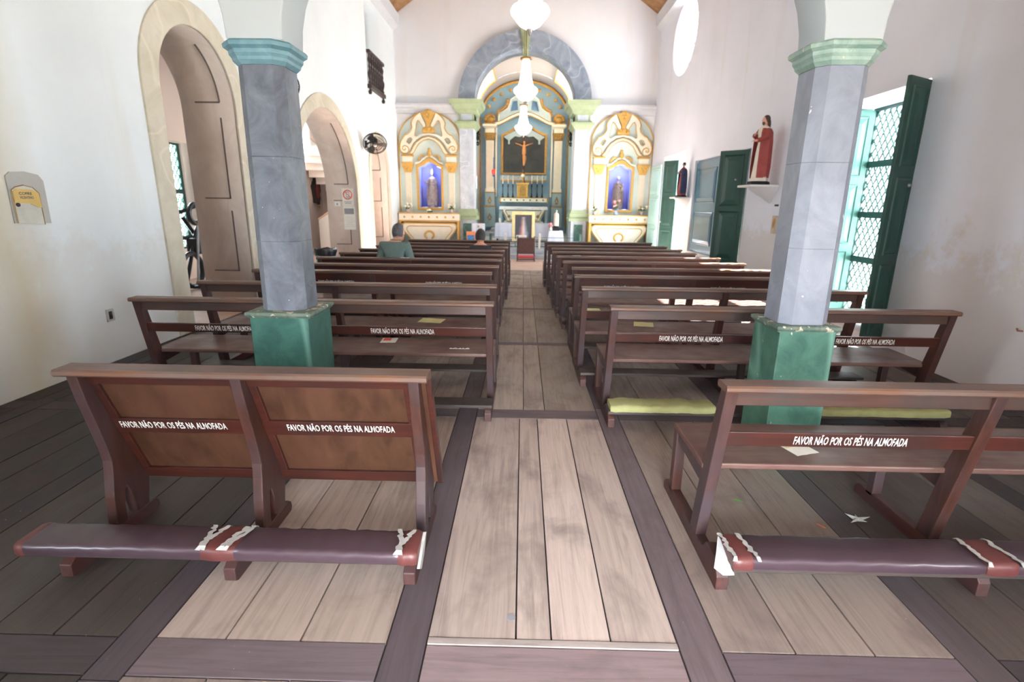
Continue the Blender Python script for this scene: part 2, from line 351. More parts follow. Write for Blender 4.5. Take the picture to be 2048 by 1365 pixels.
# ------------------------------------------------------------------ floor
XL, XR, YB, YF = -4.13, 4.17, 18.0, -2.6
def build_floor():
    bm = bmesh.new(); cl = bm.loops.layers.color.new('tone') if False else bm.loops.layers.float_color.new('tone'); ul = bm.loops.layers.uv.new('grain')
    rnd = random.Random(3)
    BO = [(150, 136, 126), (142, 128, 120), (134, 122, 116), (156, 142, 132), (128, 114, 108)]
    DK = [(96, 84, 90), (106, 94, 98), (90, 80, 86), (110, 98, 102)]
    def board(x0, x1, y0, y1, col, along, gap=.0035, z=0):
        if x1 - x0 < .02 or y1 - y0 < .02: return
        z += rnd.uniform(-.0012, .0012); k = rnd.uniform(.92, 1.06); c = s2l(tuple(v * k for v in col)); ou, ov = rnd.uniform(0, 50), rnd.uniform(0, 50)
        x0 += gap; x1 -= gap; y0 += gap; y1 -= gap
        P = [(x0, y0), (x1, y0), (x1, y1), (x0, y1)]
        top = [bm.verts.new((x, y, z)) for x, y in P]; bot = [bm.verts.new((x, y, z - .03)) for x, y in P]
        fs = [bm.faces.new(top)] + [bm.faces.new((top[i], bot[i], bot[(i + 1) % 4], top[(i + 1) % 4])) for i in range(4)]
        for f in fs:
            for l in f.loops:
                l[cl] = c + (1,)
                x, y = l.vert.co.x, l.vert.co.y
                l[ul].uv = ((y + ou, x + ov) if along == 'y' else (x + ou, y + ov))
    strips = [(-3.95, -3.8), (-2.72, -2.55), (-1.5, -1.36), (-.485, -.335), (.61, .765), (1.62, 1.77), (2.78, 2.93), (3.9, 4.02)]
    cross = [(-1.25, -1.05), (1.42, 1.585), (3.73, 3.9), (5.88, 6.0), (8.0, 8.12), (10.1, 10.2), (12.1, 12.2)]
    Y1 = 13.0
    for a, b_ in strips:
        y = YF
        for yy in [-.6, 1.40, 3.95, 6.2, 8.6, 11, Y1]:
            board(a, b_, y, yy, tuple(v * (1 if -.6 < a < 1 else .8 if -1.6 < a < 1.8 else .5) for v in rnd.choice(DK)), 'y'); y = yy  # outer strips darker too, corner falloff held in their colour
    xs = [XL] + [v for s in strips for v in s] + [XR]
    for i in range(0, len(xs), 2):
        xa, xb = xs[i], xs[i + 1]
        yp = YF
        for j, (ca, cb) in enumerate(cross + [(Y1, Y1)]):
            if i in (6, 10):
                n = 3; bs = [xa] + [xa + (xb - xa) * (k + rnd.uniform(-.1, .1)) / n for k in range(1, n)] + [xb]
            if i == 8: # centre aisle
                bs = [xa, .075, .31, xb]
                if j > 1: bs = [xa, .0, .135, .36, xb] if j == 2 else [xa, .03, .2, xb]
                cols = [(192, 178, 168), (186, 170, 162)] if yp < 3.9 else [(158, 146, 136), (150, 138, 128)]
            else:
                n = max(1, round((xb - xa) / .29)); bs = [xa] + [xa + (xb - xa) * (k + rnd.uniform(-.12, .12)) / n for k in range(1, n)] + [xb]
                shade_f = {0: .34, 2: .36, 4: (.44 if yp < 2 else .6), 6: 1.12, 10: 1.0, 12: .7, 14: .6, 16: .5}[i] * (.8 if (yp < 1.0 and i != 8) else 1)  # outer sections toned darker: light falloff toward the corners put into board colour
                cols = [tuple(v * shade_f for v in q) for q in (BO if i not in (6, 10) else [(150, 136, 128), (144, 130, 122)])]
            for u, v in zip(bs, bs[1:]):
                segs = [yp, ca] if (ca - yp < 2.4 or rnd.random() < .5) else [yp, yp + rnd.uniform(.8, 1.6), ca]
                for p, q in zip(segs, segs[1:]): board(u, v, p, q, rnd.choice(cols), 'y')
            if cb > ca:
                dk = rnd.choice(DK) if (j != 1 or i != 8) else (140, 122, 124)
                if i == 8 and j == 1:
                    board(xa, xb, ca, cb - .0, dk, 'x'); yp = cb; board(xa, xb, cb, cb + .035, (160, 150, 146), 'x', z=.004); yp = cb + .035; continue
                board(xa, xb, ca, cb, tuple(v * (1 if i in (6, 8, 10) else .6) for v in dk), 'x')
            yp = cb
    me = bpy.data.meshes.new('floor'); bm.to_mesh(me); bm.free(); me.materials.append(M['floor'])
    o = bpy.data.objects.new('floor', me); COL.objects.link(o); o['kind'] = 'structure'
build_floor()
mb = MB(); mb.box(-8.2, 5.6, -4, 13.0, -.25, -.012); mb.box(-8.2, 5.6, 13.0, 26.5, -.25, -.05); struct(mb, 'floor_base', plain('floor_gap_dark', (44, 38, 38), .9))
mb = MB(); mb.box(XL, XR, 13.0, 15.55, -.06, .0); mb.box(-1.0, 1.1, 14.0, 15.55, 0, .004); struct(mb, 'floor_stone', M['stonefloor'])
mb = MB(); mb.box(XL, XR, 15.55, 16.0, -.06, .14); mb.box(XL, XR, 16.0, 18.0, -.06, .27); mb.box(-2.2, 2.2, 18.0, 24.4, -.06, .3)
mb.box(-1.6, 1.6, 22.0, 24.3, .3, .44); mb.box(-1.35, 1.35, 22.5, 24.3, .44, .58)
struct(mb, 'floor_chancel', M['greyfloor'], bevel=.01)
mb = MB(); mb.box(-8.0, XL, -2.6, 20, -.06, -.004); struct(mb, 'floor_side_room', M['stonefloor'])
mb = MB(); mb.box(-40, -8.0, -30, 50, -.4, -.3); mb.box(5.6, 40, -30, 50, -.4, -.3); mb.box(-8, 5.6, -30, -4, -.4, -.3); struct(mb, 'ground_outside', M['cobble'])

# ------------------------------------------------------------------ walls
TH = .75; ZT = 7.35
A1 = dict(y=7.12, o=1.10, i=.80, so=2.86, to=3.95, ti=3.66)
A2 = dict(y=11.6, o=1.98, i=1.74, so=1.85, to=3.74, ti=3.47)
A3 = dict(y=15.57, o=1.08, i=.86, so=2.44, to=3.52, ti=3.30)
def arch_poly(A, half, top, z0=0.0, n=24):
    return [(A['y'] - half, z0)] + arc(A['y'], A['so'], half, top - A['so'], 180, 0, n) + [(A['y'] + half, z0)]
rect = lambda y0, y1, z0, z1: [(y0, z0), (y1, z0), (y1, z1), (y0, z1)]
# left wall: the arches reach the floor, so the wall outline runs round them
ol = [(YF, 0)]
for A in (A1, A2, A3): ol += arch_poly(A, A['i'] + .02, A['ti'] + .02)
ol += [(18.75, 0), (18.75, ZT), (YF, ZT)]
mb = MB(); mb.plate(ol, [rect(14.85, 16.2, 4.55, 6.62), rect(-1.8, -.4, .95, 2.95)], XL - TH, XL, 'x'); struct(mb, 'wall_left', M['wall_l'])  # the rearmost opening is added to let the left fill in
for k, A in enumerate((A1, A2, A3)):
    mb = MB(); outer = arch_poly(A, A['o'], A['to']); inner = arch_poly(A, A['i'], A['ti'])[::-1]
    mb.plate(outer + inner, [], XL - .02, XL + .025, 'x'); struct(mb, 'trim_%d' % (k + 1), M['surround'], bevel=.01)
    # lining of the arch (reveal)
    mb = MB(); a = arch_poly(A, A['i'] + .021, A['ti'] + .021); c = arch_poly(A, A['i'], A['ti'])[::-1]
    mb.plate(a + c, [], XL - TH - .01, XL + .0, 'x'); struct(mb, 'trim_%d' % (k + 4), M['reveal'])
    # incised panels
    mb = MB(); g = .008
    def zy(z): return A['i']
    for s in (-1, 1):
        for (z0, z1) in ((.55, 1.45), (1.62, A['so'] - .12)):
            x0, x1 = XL - TH + .16, XL - .2
            Y = A['y'] + s * (A['i'] - .004); Y0, Y1 = min(Y, Y - s * .004), max(Y, Y - s * .004)
            for bx in ((x1 - .022, x1, z0, z1), (x0, x1, z0, z0 + .018)): mb.box(bx[0], bx[1], Y0, Y1, bx[2], bx[3])
        pts = [(XL - .2, A['y'] + s * (A['i'] - .006) * cos(radians(q)), A['so'] + (A['ti'] - .006 - A['so']) * sin(radians(q))) for q in range(6, 64, 3)]
        mb.tube(pts, .012, 5); q = pts[0]; mb.box(XL - TH + .2, XL - .2, q[1] - .008, q[1] + .004, q[2] - .01, q[2] + .01)
    struct(mb, 'trim_%d' % (k + 7), M['groove'])
# right wall with its openings
W1 = (5.93, 7.75, .12, 3.02); W2 = (10.2, 13.42, .5, 2.66); D1 = (14.3, 16.35, 0.02, 2.98)
oval = arc(15.33, 5.88, 1.05, .9, 0, 360, 40)[:-1]
mb = MB(); mb.plate(rect(YF, 18.75, 0, ZT), [rect(*W1), rect(*W2), rect(*D1), oval, rect(-1.8, -.4, .95, 2.95)], XR, XR + TH, 'x'); struct(mb, 'wall_right', M['wall_r'])  # the rearmost rectangle is added to let the right fill in
# back wall with the chancel arch
CX = .0
ob = [(XL - TH, 0), (CX - 1.62, 0)] + arc(CX, 4.72, 1.62, 1.56, 180, 0, 36) + [(CX + 1.62, 0), (XR + TH, 0), (XR + TH, ZT + .3), (.02, 10.3), (XL - TH, ZT + .3)]
NL, NR = -3.09, 3.17          # centres of the side altars
nh = lambda c: [(c - .36, 1.45), (c + .36, 1.45), (c + .36, 2.72)] + [(c + .2, 2.78), (c + .09, 2.86), (c, 2.89), (c - .09, 2.86), (c - .2, 2.78)] + [(c - .36, 2.72)]
mb = MB(); mb.plate(ob, [nh(NL), nh(NR)], 18.0, 18.75, 'y'); struct(mb, 'wall_back', M['wall'])
mb = MB(); mb.plate([(XL - TH, 0), (-.6, 0), (-.6, 3.1), (1.3, 3.1), (1.3, 0), (XR + TH, 0), (XR + TH, 10.3), (XL - TH, 10.3)], [[(-2.4, 4.8), (2.5, 4.8), (2.5, 7.6), (-2.4, 7.6)]], YF - .6, YF, 'y'); struct(mb, 'wall_front', M['wall'])  # upper opening is added for the nave fill
# loft on three arches
HL, HR = -1.43, 1.69; pw = .15
def ea(x0, x1, z, b): c, a = (x0 + x1) / 2, (x1 - x0) / 2; return arc(c, z, a, b, 180, 0, 28)
lo = [(XL, 2.43)] + ea(XL + .12, HL - pw, 2.43, .95) + [(HL - pw, 2.42), (HL + pw, 2.42)] + ea(HL + pw, HR - pw, 2.43, .97) + [(HR - pw, 2.42), (HR + pw, 2.42)] + ea(HR + pw, XR - .12, 2.43, .95) + [(XR, 2.43), (XR, 4.6), (XL, 4.6)]
mb = MB(); mb.plate(lo, [], 3.02, 3.30, 'y'); struct(mb, 'wall_loft', M['loft'], bevel=.01)
mb = MB(); mb.box(XL, XR, YF, 3.02, 3.55, 3.7); struct(mb, 'ceiling_loft', M['ceil'])
# nave roof
mb = MB(); RZ = 10.0
for s, xe in ((-1, XL - .3), (1, XR + .3)):
    za = 6.95 if s > 0 else 6.95
    mb.prism([(xe, za), (.02, RZ), (.02, RZ + .1), (xe, za + .1)], YF - .6, 18.2, 'y')
struct(mb, 'ceiling', M['ceil'])
mb = MB()
mb.prism([(XL, 6.75), (XL + .16, 6.9), (XL + .2, 7.2), (XL, 7.2)], YF, 18.0, 'y'); mb.prism([(XR, 6.75), (XR - .16, 6.9), (XR - .2, 7.2), (XR, 7.2)], YF, 18.0, 'y')
struct(mb, 'trim_10', M['cornice'])
# cornice on the back wall either side of the arch
mb = MB(); prof = [(18.0, 4.36), (17.95, 4.38), (17.93, 4.46), (17.88, 4.5), (17.88, 4.56), (17.84, 4.6), (17.84, 4.66), (18.0, 4.66)]
mb.prism(prof, XL, -2.1, 'x'); mb.prism(prof, 2.1, XR, 'x'); struct(mb, 'trim_11', M['cornice'])
# chancel arch stones
mb = MB(); mb.plate(arc(CX, 4.74, 2.12, 2.06, 0, 180, 40) + arc(CX, 4.74, 1.60, 1.53, 180, 0, 40), [], 17.9, 18.78, 'y'); struct(mb, 'trim_12', M['bluestone'])
mb = MB(); mb.prism([(-.17, 6.85), (.17, 6.85), (.1, 6.24), (-.1, 6.24)], 17.84, 18.8, 'y'); mb.prism([(-.09, 6.6), (.09, 6.6), (.06, 6.3), (-.06, 6.3)], 17.8, 17.84, 'y'); struct(mb, 'trim_13', M['sage'], bevel=.01)
def pilaster(s, k):
    c = CX + s * 1.86; h = .235; m_ = M['bluestone'] if s < 0 else M['palemarble']
    mb = MB(); mb.box(c - h, c + h, 17.88, 18.78, 1.4, 4.2); mb.box(c - h - .02, c + h + .02, 17.86, 18.8, .27, 1.08); mb.box(c - h + .06, c + h - .06, 17.85, 17.9, 4.16, 4.36); struct(mb, 'trim_%d' % k, M['palemarble'], bevel=.008)
    mb = MB()
    def ring(z0, z1, e0, e1):
        mb.rings([[(c - h - e, 17.88 - e, z), (c + h + e, 17.88 - e, z), (c + h + e, 18.78 + e, z), (c - h - e, 18.78 + e, z)] for z, e in ((z0, e0), (z1, e1))])
    ring(3.92, 3.98, .02, .05); ring(3.98, 4.06, .05, .12); ring(4.06, 4.13, .13, .13); ring(4.13, 4.17, .08, .04)
    ring(4.17, 4.36, .005, .005); ring(4.36, 4.4, .03, .1); ring(4.4, 4.5, .1, .12); ring(4.5, 4.62, .13, .24); ring(4.62, 4.76, .26, .3)
    ring(1.06, 1.14, .1, .1); ring(1.14, 1.2, .1, .05); ring(1.2, 1.3, .08, .08); ring(1.3, 1.42, .07, .02)
    struct(mb, 'trim_%d' % (k + 1), M['sage'])
    mb = MB(); mb.box(c - .14, c + .14, 17.83, 17.87, .4, .95); struct(mb, 'trim_%d' % (k + 2), M['greenst'])
pilaster(-1, 14); pilaster(1, 17)
# chancel shell
CW = 1.95; ZS = 5.22; VB = 1.53
mb = MB(); mb.box(-CW - .2, -CW, 18.75, 24.6, 0, ZS); struct(mb, 'wall_chancel_left', M['paleblue'])
mb = MB(); mb.box(CW, CW + .2, 18.75, 24.6, 0, ZS); struct(mb, 'wall_chancel_right', M['paleblue'])
mb = MB(); mb.box(-CW, CW, 24.42, 24.6, 0, 7); struct(mb, 'wall_chancel_back', M['sky'])
mb = MB(); L0, L1 = 21.0, 23.0; LA = 52
def vstrip(y0, y1, a0, a1):
    n = 20; pts = arc(0, ZS, CW, VB, a0, a1, n)
    for p, q in zip(pts, pts[1:]): mb.face([(p[0], y0, p[1]), (q[0], y0, q[1]), (q[0], y1, q[1]), (p[0], y1, p[1])])
vstrip(18.7, L0, 0, 180); vstrip(L1, 24.45, 0, 180); vstrip(L0, L1, LA, 180 - LA)
struct(mb, 'ceiling_chancel', M['vault'], smooth=True)
zt_ = ZS + VB * sin(radians(LA)); xt = CW * cos(radians(LA))
mb = MB()
for s in (-1, 1):
    e = arc(0, ZS, CW, VB, 0, LA, 12); poly = [(s * x, z) for x, z in e] + [(s * 2.9, zt_), (s * 2.9, ZS)]
    for y in (L0, L1): mb.face([(x, y, z) for x, z in poly])
    mb.face([(s * xt, L0, zt_), (s * 2.9, L0, zt_), (s * 2.9, L1, zt_), (s * xt, L1, zt_)]); mb.face([(s * CW, L0, ZS), (s * 2.9, L0, ZS), (s * 2.9, L1, ZS), (s * CW, L1, ZS)])
struct(mb, 'window_4', plain('lunette_plaster', (246, 226, 204), .8, var=.03))
mb = MB()
for s in (-1, 1):
    e = [(s * x, z) for x, z in arc(0, ZS, CW - .02, VB - .02, 0, LA, 12)]
    for y in (L0, L1): mb.tube([(x, y, z) for x, z in e], .035, 6)
    mb.tube([(e[-1][0], L0, e[-1][1]), (e[-1][0], L1, e[-1][1])], .03, 6)
struct(mb, 'trim_20', M['gold'])
# side room beyond the left arches
mb = MB(); SX = -6.9
mb.plate(rect(-2.6, 19.0, 0, 5.2), [rect(9.75, 11.25, .6, 2.72), rect(-1.9, -.3, .9, 3.0), rect(14.9, 17.1, 2.9, 4.6)], SX - .5, SX, 'x'); struct(mb, 'wall_side_room', M['peach'])  # rearmost opening added in line with the left fill
mb = MB(); mb.box(SX, XL - TH, 18.4, 18.6, 0, 5.2); mb.box(SX, XL - TH, -2.6, -2.4, 0, 5.2); mb.box(SX, XL - TH, 13.75, 13.9, 3.6, 5.2); struct(mb, 'wall_side_ends', M['peach'])
mb = MB(); mb.plate([(SX, -2.6), (XL - TH, -2.6), (XL - TH, 19), (SX, 19)], [], 5.2, 5.35, 'z'); struct(mb, 'ceiling_side_room', M['wall'])
mb = MB(); mb.box(-6.4, -6.3, 14.2, 16.7, 4.3, 7.2); mb.box(-6.4, XL - TH, 14.2, 14.3, 5.35, 7.2); mb.box(-6.4, XL - TH, 16.6, 16.7, 5.35, 7.2); mb.box(-6.4, XL - TH, 14.2, 16.7, 7.15, 7.25); struct(mb, 'wall_tribune', M['wall'])

# ------------------------------------------------------------------ windows, doors
def lattice(mb, x, y0, y1, z0, z1, pitch=.115, r=.013):
    h = pitch * 1.5
    # crossed diagonal laths clipped to the panel
    span = (y1 - y0) + (z1 - z0)
    k = -int((z1 - z0) / pitch) - 2
    slope = 1.5
    for sgn in (1, -1):
        c = -(z1 - z0) / slope - pitch
        while c < (y1 - y0) + (z1 - z0) / slope + pitch:
            # line y = y0 + c + sgn*(z-z0)/slope
            za, zb = z0, z1
            f = lambda z: y0 + c + sgn * (z - z0) / slope - (0 if sgn > 0 else 0)
            zs = sorted([z0 + sgn * (y0 - (y0 + c)) * slope, z0 + sgn * (y1 - (y0 + c)) * slope])
            a, b_ = max(z0, zs[0]), min(z1, zs[1])
            if b_ - a > .02: mb.tube([(x + .004 * sgn, f(a), a), (x + .004 * sgn, f(b_), b_)], r, 5)
            c += pitch
    return mb
def lattice_window(name, x, y0, y1, z0, z1, rows, frame_mat, lat_mat, cols=1, side=1):
    mb = MB(); fw_ = .07; holes = []; pans = []
    cw = (y1 - y0 - fw_ * (cols + 1)) / cols
    zz = [z0] + [z0 + (z1 - z0) * r for r in rows] + [z1]
    for i in range(cols):
        for a, b_ in zip(zz, zz[1:]):
            ya = y0 + fw_ + i * (cw + fw_); q = (ya, ya + cw, a + fw_ / 1.6, b_ - fw_ / 1.6); holes.append(rect(*q)); pans.append(q)
    mb.plate(rect(y0, y1, z0, z1), holes, x - .03, x + .03, 'x'); o = mb.build(name, frame_mat, kind='structure', bevel=.006)
    for q in pans:
        m2 = MB(); lattice(m2, x, *q); m2.build('lattice', lat_mat, o)
    return o
lattice_window('window_1', 4.78, W1[0], W1[1], W1[2], 2.9, [.28, .5, .74], plain('window_frame_green', (40, 76, 72), .45), plain('lattice_green', (62, 96, 92), .5), 2)
lattice_window('window_3', SX - .25, 9.75, 11.25, .6, 2.72, [.55], M['dkgreen'], M['midgreen'], 2)
mb = MB(); mb.box(4.17, 4.92, W1[0] - .0, W1[1], 2.9, 3.02, None); struct(mb, 'trim_21', M['wall_r'])
mb = MB(); mb.torus((4.6, 15.33, 5.88), 1.0, .03, 'x', 40, 6, sx=1.02, sy=.86); mb.box(4.58, 4.62, 15.3, 15.36, 5.02, 6.74); mb.box(4.58, 4.62, 14.3, 16.36, 5.85, 5.91); struct(mb, 'window_5', M['cornice'])
def leaf(name, hinge, free, z0, z1, mat, nrows, label=None, cat=None, th=.035, knob=None, fieldmat=None, kind='structure', inset=.08, ratio=None):
    """a panelled shutter or door leaf between two plan points"""
    h, f = Vector((hinge[0], hinge[1], 0)), Vector((free[0], free[1], 0)); d = f - h; L = d.length; d.normalize(); n = Vector((-d.y, d.x, 0))
    xf = Matrix(((d.x, n.x, 0, h.x), (d.y, n.y, 0, h.y), (0, 0, 1, 0), (0, 0, 0, 1)))
    mb = MB(xf); mb.box(0, L, -th / 2, th / 2, z0, z1); o = mb.build(name, mat, kind=kind, bevel=.004)
    zs = ratio or [i / nrows for i in range(nrows + 1)]
    for i in range(nrows):
        a, b_ = z0 + (z1 - z0) * zs[i] + inset * (1 if i == 0 else .6), z0 + (z1 - z0) * zs[i + 1] - inset * (1 if i == nrows - 1 else .6)
        x0, x1 = inset, L - inset
        m2 = MB(xf); fl = []
        for sg in (-1, 1):
            y = sg * th / 2; e = min(.09, (x1 - x0) * .22)
            m2.rings([[(x0, y, a), (x1, y, a), (x1, y, b_), (x0, y, b_)], [(x0 + .012, y + sg * .014, a + .012), (x1 - .012, y + sg * .014, a + .012), (x1 - .012, y + sg * .014, b_ - .012), (x0 + .012, y + sg * .014, b_ - .012)],
                      [(x0 + .03, y + sg * .003, a + .03), (x1 - .03, y + sg * .003, a + .03), (x1 - .03, y + sg * .003, b_ - .03), (x0 + .03, y + sg * .003, b_ - .03)],
                      [(x0 + e + .02, y + sg * .02, a + e + .02), (x1 - e - .02, y + sg * .02, a + e + .02), (x1 - e - .02, y + sg * .02, b_ - e - .02), (x0 + e + .02, y + sg * .02, b_ - e - .02)]])
        m2.build('raised_panel', fieldmat or mat, o)
    if knob:
        m2 = MB(xf); m2.ball((knob[0] * L, -th / 2 - .02, z0 + knob[1] * (z1 - z0)), .022); m2.ball((knob[0] * L, th / 2 + .02, z0 + knob[1] * (z1 - z0)), .022); m2.build('knob', M['stainless'], o, smooth=True)
    return o
leaf('door_2', (4.19, 5.95), (3.80, 5.72), .14, 2.88, M['dkgreen'], 3, knob=(.3, .62))
leaf('door_3', (4.76, 7.70), (4.24, 7.70), .14, 2.88, plain('far_leaf_green', (58, 104, 94), .5), 3)
leaf('door_4', (4.22, 11.78), (4.22, 13.38), .55, 2.60, M['tealblue'], 2, inset=.16, ratio=[0, .5, 1])
leaf('door_5', (4.16, 10.22), (3.77, 10.62), .5, 2.62, M['dkgreen'], 2, knob=(.35, .75))
leaf('door_6', (4.22, 11.70), (4.22, 10.28), .55, 2.60, M['tealblue'], 2, inset=.16)
leaf('door_7', (4.28, 15.2), (4.03, 15.75), .02, 2.83, M['dkgreen'], 3, knob=(.9, .4))
leaf('door_1', (4.12, 16.42), (4.05, 17.35), .02, 2.78, M['palegreen'], 3)
mb = MB(); mb.plate(rect(D1[0], 16.3, .02, 2.98), [rect(D1[0] + .08, 16.22, .02, 2.9)], 4.84, 4.9, 'x'); struct(mb, 'trim_22', M['palegreen'])
mb = MB(); mb.plate(rect(W2[0], W2[1], .5, 2.66), [rect(W2[0] + .07, W2[1] - .07, .57, 2.59)], 4.25, 4.31, 'x'); struct(mb, 'trim_23', M['tealblue'])
leaf('door_8', (-6.88, 14.9), (-6.5, 15.85), 0, 2.36, M['teal'], 3)

# ------------------------------------------------------------------ lettering
def lettering(txt, x0, x1, zc, cap, ymap, parent, mat, name='lettering', bold=.014, lift=.0012, face=-1, th=.001):
    """text between x0 and x1, capital height cap, centred at zc, on the plane y = ymap(z)"""
    cu = bpy.data.curves.new('t', 'FONT'); cu.body = txt; cu.size = 1; cu.offset = bold; cu.resolution_u = 2; cu.space_word = 1.15
    ob = bpy.data.objects.new('t', cu); me = bpy.data.meshes.new_from_object(ob); mb = MB(); mb.bm.from_mesh(me)
    xs = [v.co.x for v in mb.bm.verts]; a, b_ = min(xs), max(xs); capz = .729
    for v in mb.bm.verts:
        x = x0 + (v.co.x - a) / (b_ - a) * (x1 - x0); z = zc + (v.co.y - capz / 2) / capz * cap
        v.co = (x, ymap(z) + face * lift, z)
    bpy.data.objects.remove(ob); bpy.data.curves.remove(cu); bpy.data.meshes.remove(me)
    r = bmesh.ops.extrude_face_region(mb.bm, geom=mb.bm.faces[:]); vs = [g for g in r['geom'] if isinstance(g, bmesh.types.BMVert)]
    for v in vs: v.co.y += face * th
    return mb.build(name, mat, parent)
TXT = 'FAVOR NÃO POR OS PÉS NA ALMOFADA'

# ------------------------------------------------------------------ pews
def cushion(mbx, x0, x1, y0, y1, z0, z1, n=24, wob=.002, seed=0):
    rnd = random.Random(seed); rr = []
    r = (z1 - z0) * .45
    prof = []
    for (cy, cz, a0) in ((y1 - r, z0 + r * .5, 300), (y1 - r, z1 - r, 0), (y0 + r, z1 - r, 90), (y0 + r, z0 + r * .5, 180)):
        for q in range(4):
            a = radians(a0 + 30 * q if a0 != 300 else 270 + 30 * q); prof.append((cy + r * cos(a), max(z0, cz + r * sin(a))))
    for i in range(n + 1):
        x = x0 + (x1 - x0) * i / n; e = 1 if 0 < i < n else .9; d = rnd.uniform(-wob, wob)
        cy, cz = (y0 + y1) / 2, z0
        rr.append([(x, cy + (p - cy) * e + d, cz + (q - cz) * e + (d if q > z0 + .02 else 0)) for p, q in prof])
    mbx.rings(rr)
def torn(mb, x0, x1, y0, y1, z0, z1, seed):
    """ragged pale strip standing on the cushion top between two lines"""
    rnd = random.Random(seed); pts = []
    n = 14
    for i in range(n + 1):
        k = i / n; x = x0 + (x1 - x0) * k + rnd.uniform(-.006, .006); y = y0 + (y1 - y0) * k
        pts.append((x, y, (z1 if 0 < i < n else z1 - .012)))
    lo = [(p[0] - .012 - rnd.uniform(0, .014), p[1], p[2] + .001) for p in pts]
    for a, b_, c, d in zip(pts, pts[1:], lo[1:], lo):
        mb.face([a, b_, c, d]); mb.face([(q[0], q[1], q[2] + .002) for q in (a, b_, c, d)])
def pew(x0, x1, Y, label,  style='open', texts=(), compact=False, cush=None, patches=(), mids=None, grp=None, det=False, zt=.63, posts=None, short=False):
    t = thing('pew', ((x0 + x1) / 2, Y + .2, 0), label, 'pew', grp)
    bv = .004 if det else .003
    red = style == 'panel'
    w_ = .052
    xs = posts or [x0 + .035, (x0 + x1) / 2 if mids is None else mids, x1 - .035]
    sl = .20 if not compact else .14
    yr = lambda z: Y + .012 + (.86 - z) * sl
    re_, fe = (-.12, .73) if not compact else (-.07, .56)
    if short: fe = .66
    ss, se, lg = (.17, .64, .58) if not compact else (.13, .54, .49)
    # top rail with worn top
    mb = MB(); mb.prism([(Y - .012, .868), (Y - .004, .86), (Y + .085, .86), (Y + .092, .868), (Y + .092, .882), (Y + .084, .89), (Y - .004, .89), (Y - .012, .882)], x0, x1, 'x'); mb.build('top_rail', M['pewtop'], t)
    for x in xs:
        mb = MB(); mb.prism([(yr(.07), .07), (yr(.07) + .085, .07), (yr(.45) + .09, .45), (yr(.86) + .06, .86), (yr(.86), .86)], x - w_ / 2, x + w_ / 2, 'x'); mb.build('post', M['pewv'], t, bevel=bv)
        mb = MB(); mb.prism([(Y + lg, .05), (Y + lg + .055, .05), (Y + lg + .055, .42), (Y + lg, .42)], x - w_ / 2, x + w_ / 2, 'x')
        mb.prism([(yr(.42) + .08, .42), (Y + lg, .42), (Y + lg, .36), (yr(.36) + .08, .33)], x - w_ / 2 + .01, x + w_ / 2 - .01, 'x'); mb.build('leg', M['pewv'], t, bevel=bv)
        r_ = Y + re_
        mb = MB(); mb.prism([(r_, 0), (Y + fe, 0), (Y + fe, .045), (Y + fe - .03, .07), (r_ + .24, .07), (r_ + .19, .085), (r_ + .16, .125), (r_ + .03, .125), (r_ + .035, .10), (r_ + .015, .085), (r_, .065)], x - w_ / 2, x + w_ / 2, 'x'); mb.build('runner', M['pewy'], t, bevel=bv)
    xa, xb = x0 + .04, x1 - .04
    if style == 'open':
        mb = MB(); y = yr(.83); mb.box(xa, xb, y + .016, y + .04, .79, .86); mb.build('upper_back_rail', M['pew'], t, bevel=bv)
        y = yr(zt); q = .036; ang = lambda z: yr(z) + .012
        mb = MB(); mb.prism([(ang(zt - q), zt - q), (ang(zt - q) + .022, zt - q), (ang(zt + q) + .022, zt + q), (ang(zt + q), zt + q)], xa, xb, 'x'); br = mb.build('back_rail', M['pewred'], t, bevel=bv)
        for a, b_ in texts: lettering(TXT, a, b_, zt, .042, ang, br, M['paint'])
    else:
        ang = lambda z: yr(z) + .012
        mb = MB(); mb.prism([(ang(.715), .715), (ang(.715) + .02, .715), (ang(.86) + .02, .86), (ang(.86), .86)], xa, xb, 'x'); br = mb.build('back_board', M['pewred'], t, bevel=.003)
        for a, b_ in texts: lettering(TXT, a, b_, .762, .04, ang, br, M['paint'])
    mb = MB(); mb.box(x0 + .005, x1 - .005, Y + ss, Y + se, .42, .45); mb.build('seat', M['seat'], t, bevel=.008 if det else .004)
    ky0, ky1 = (Y - .165, Y - .0) if not compact else (Y - .085, Y + .05)
    mb = MB(); mb.box(x0 + (.055 if patches else 0), x1 - .0, ky0, ky1, .125, .148); kb = mb.build('kneeler_board', M['kneel'], t, bevel=.004)
    if cush:
        segs = cush[1:]; m_ = {'l': M['leather'], 'g': M['foam']}[cush[0]]
        for i, (a, b_) in enumerate(segs):
            mb = MB(); cushion(mb, a, b_, ky0 - .008, ky1 + .008, .146, .196, seed=i + int(Y * 10), wob=.002 if cush[0] == 'l' else .006); cu = mb.build('cushion', m_, t, smooth=True)
    for i, (a, b_) in enumerate(patches):
        mb = MB(); cushion(mb, a, b_, ky0 - .012, ky1 + .012, .143, .20, n=5, seed=50 + i, wob=.001); pt = mb.build('torn_patch', M['leather2'], t, smooth=True)
        for q0, q1, sd in ((a + .01, a + .005, 5 + i), (b_ + .02, b_ - .01, 9 + i)): mb = MB(); torn(mb, q0, q1, ky0 - .012, ky1 + .01, .15, .201, sd); mb.build('torn_lining', M['lining'], pt)
    return t

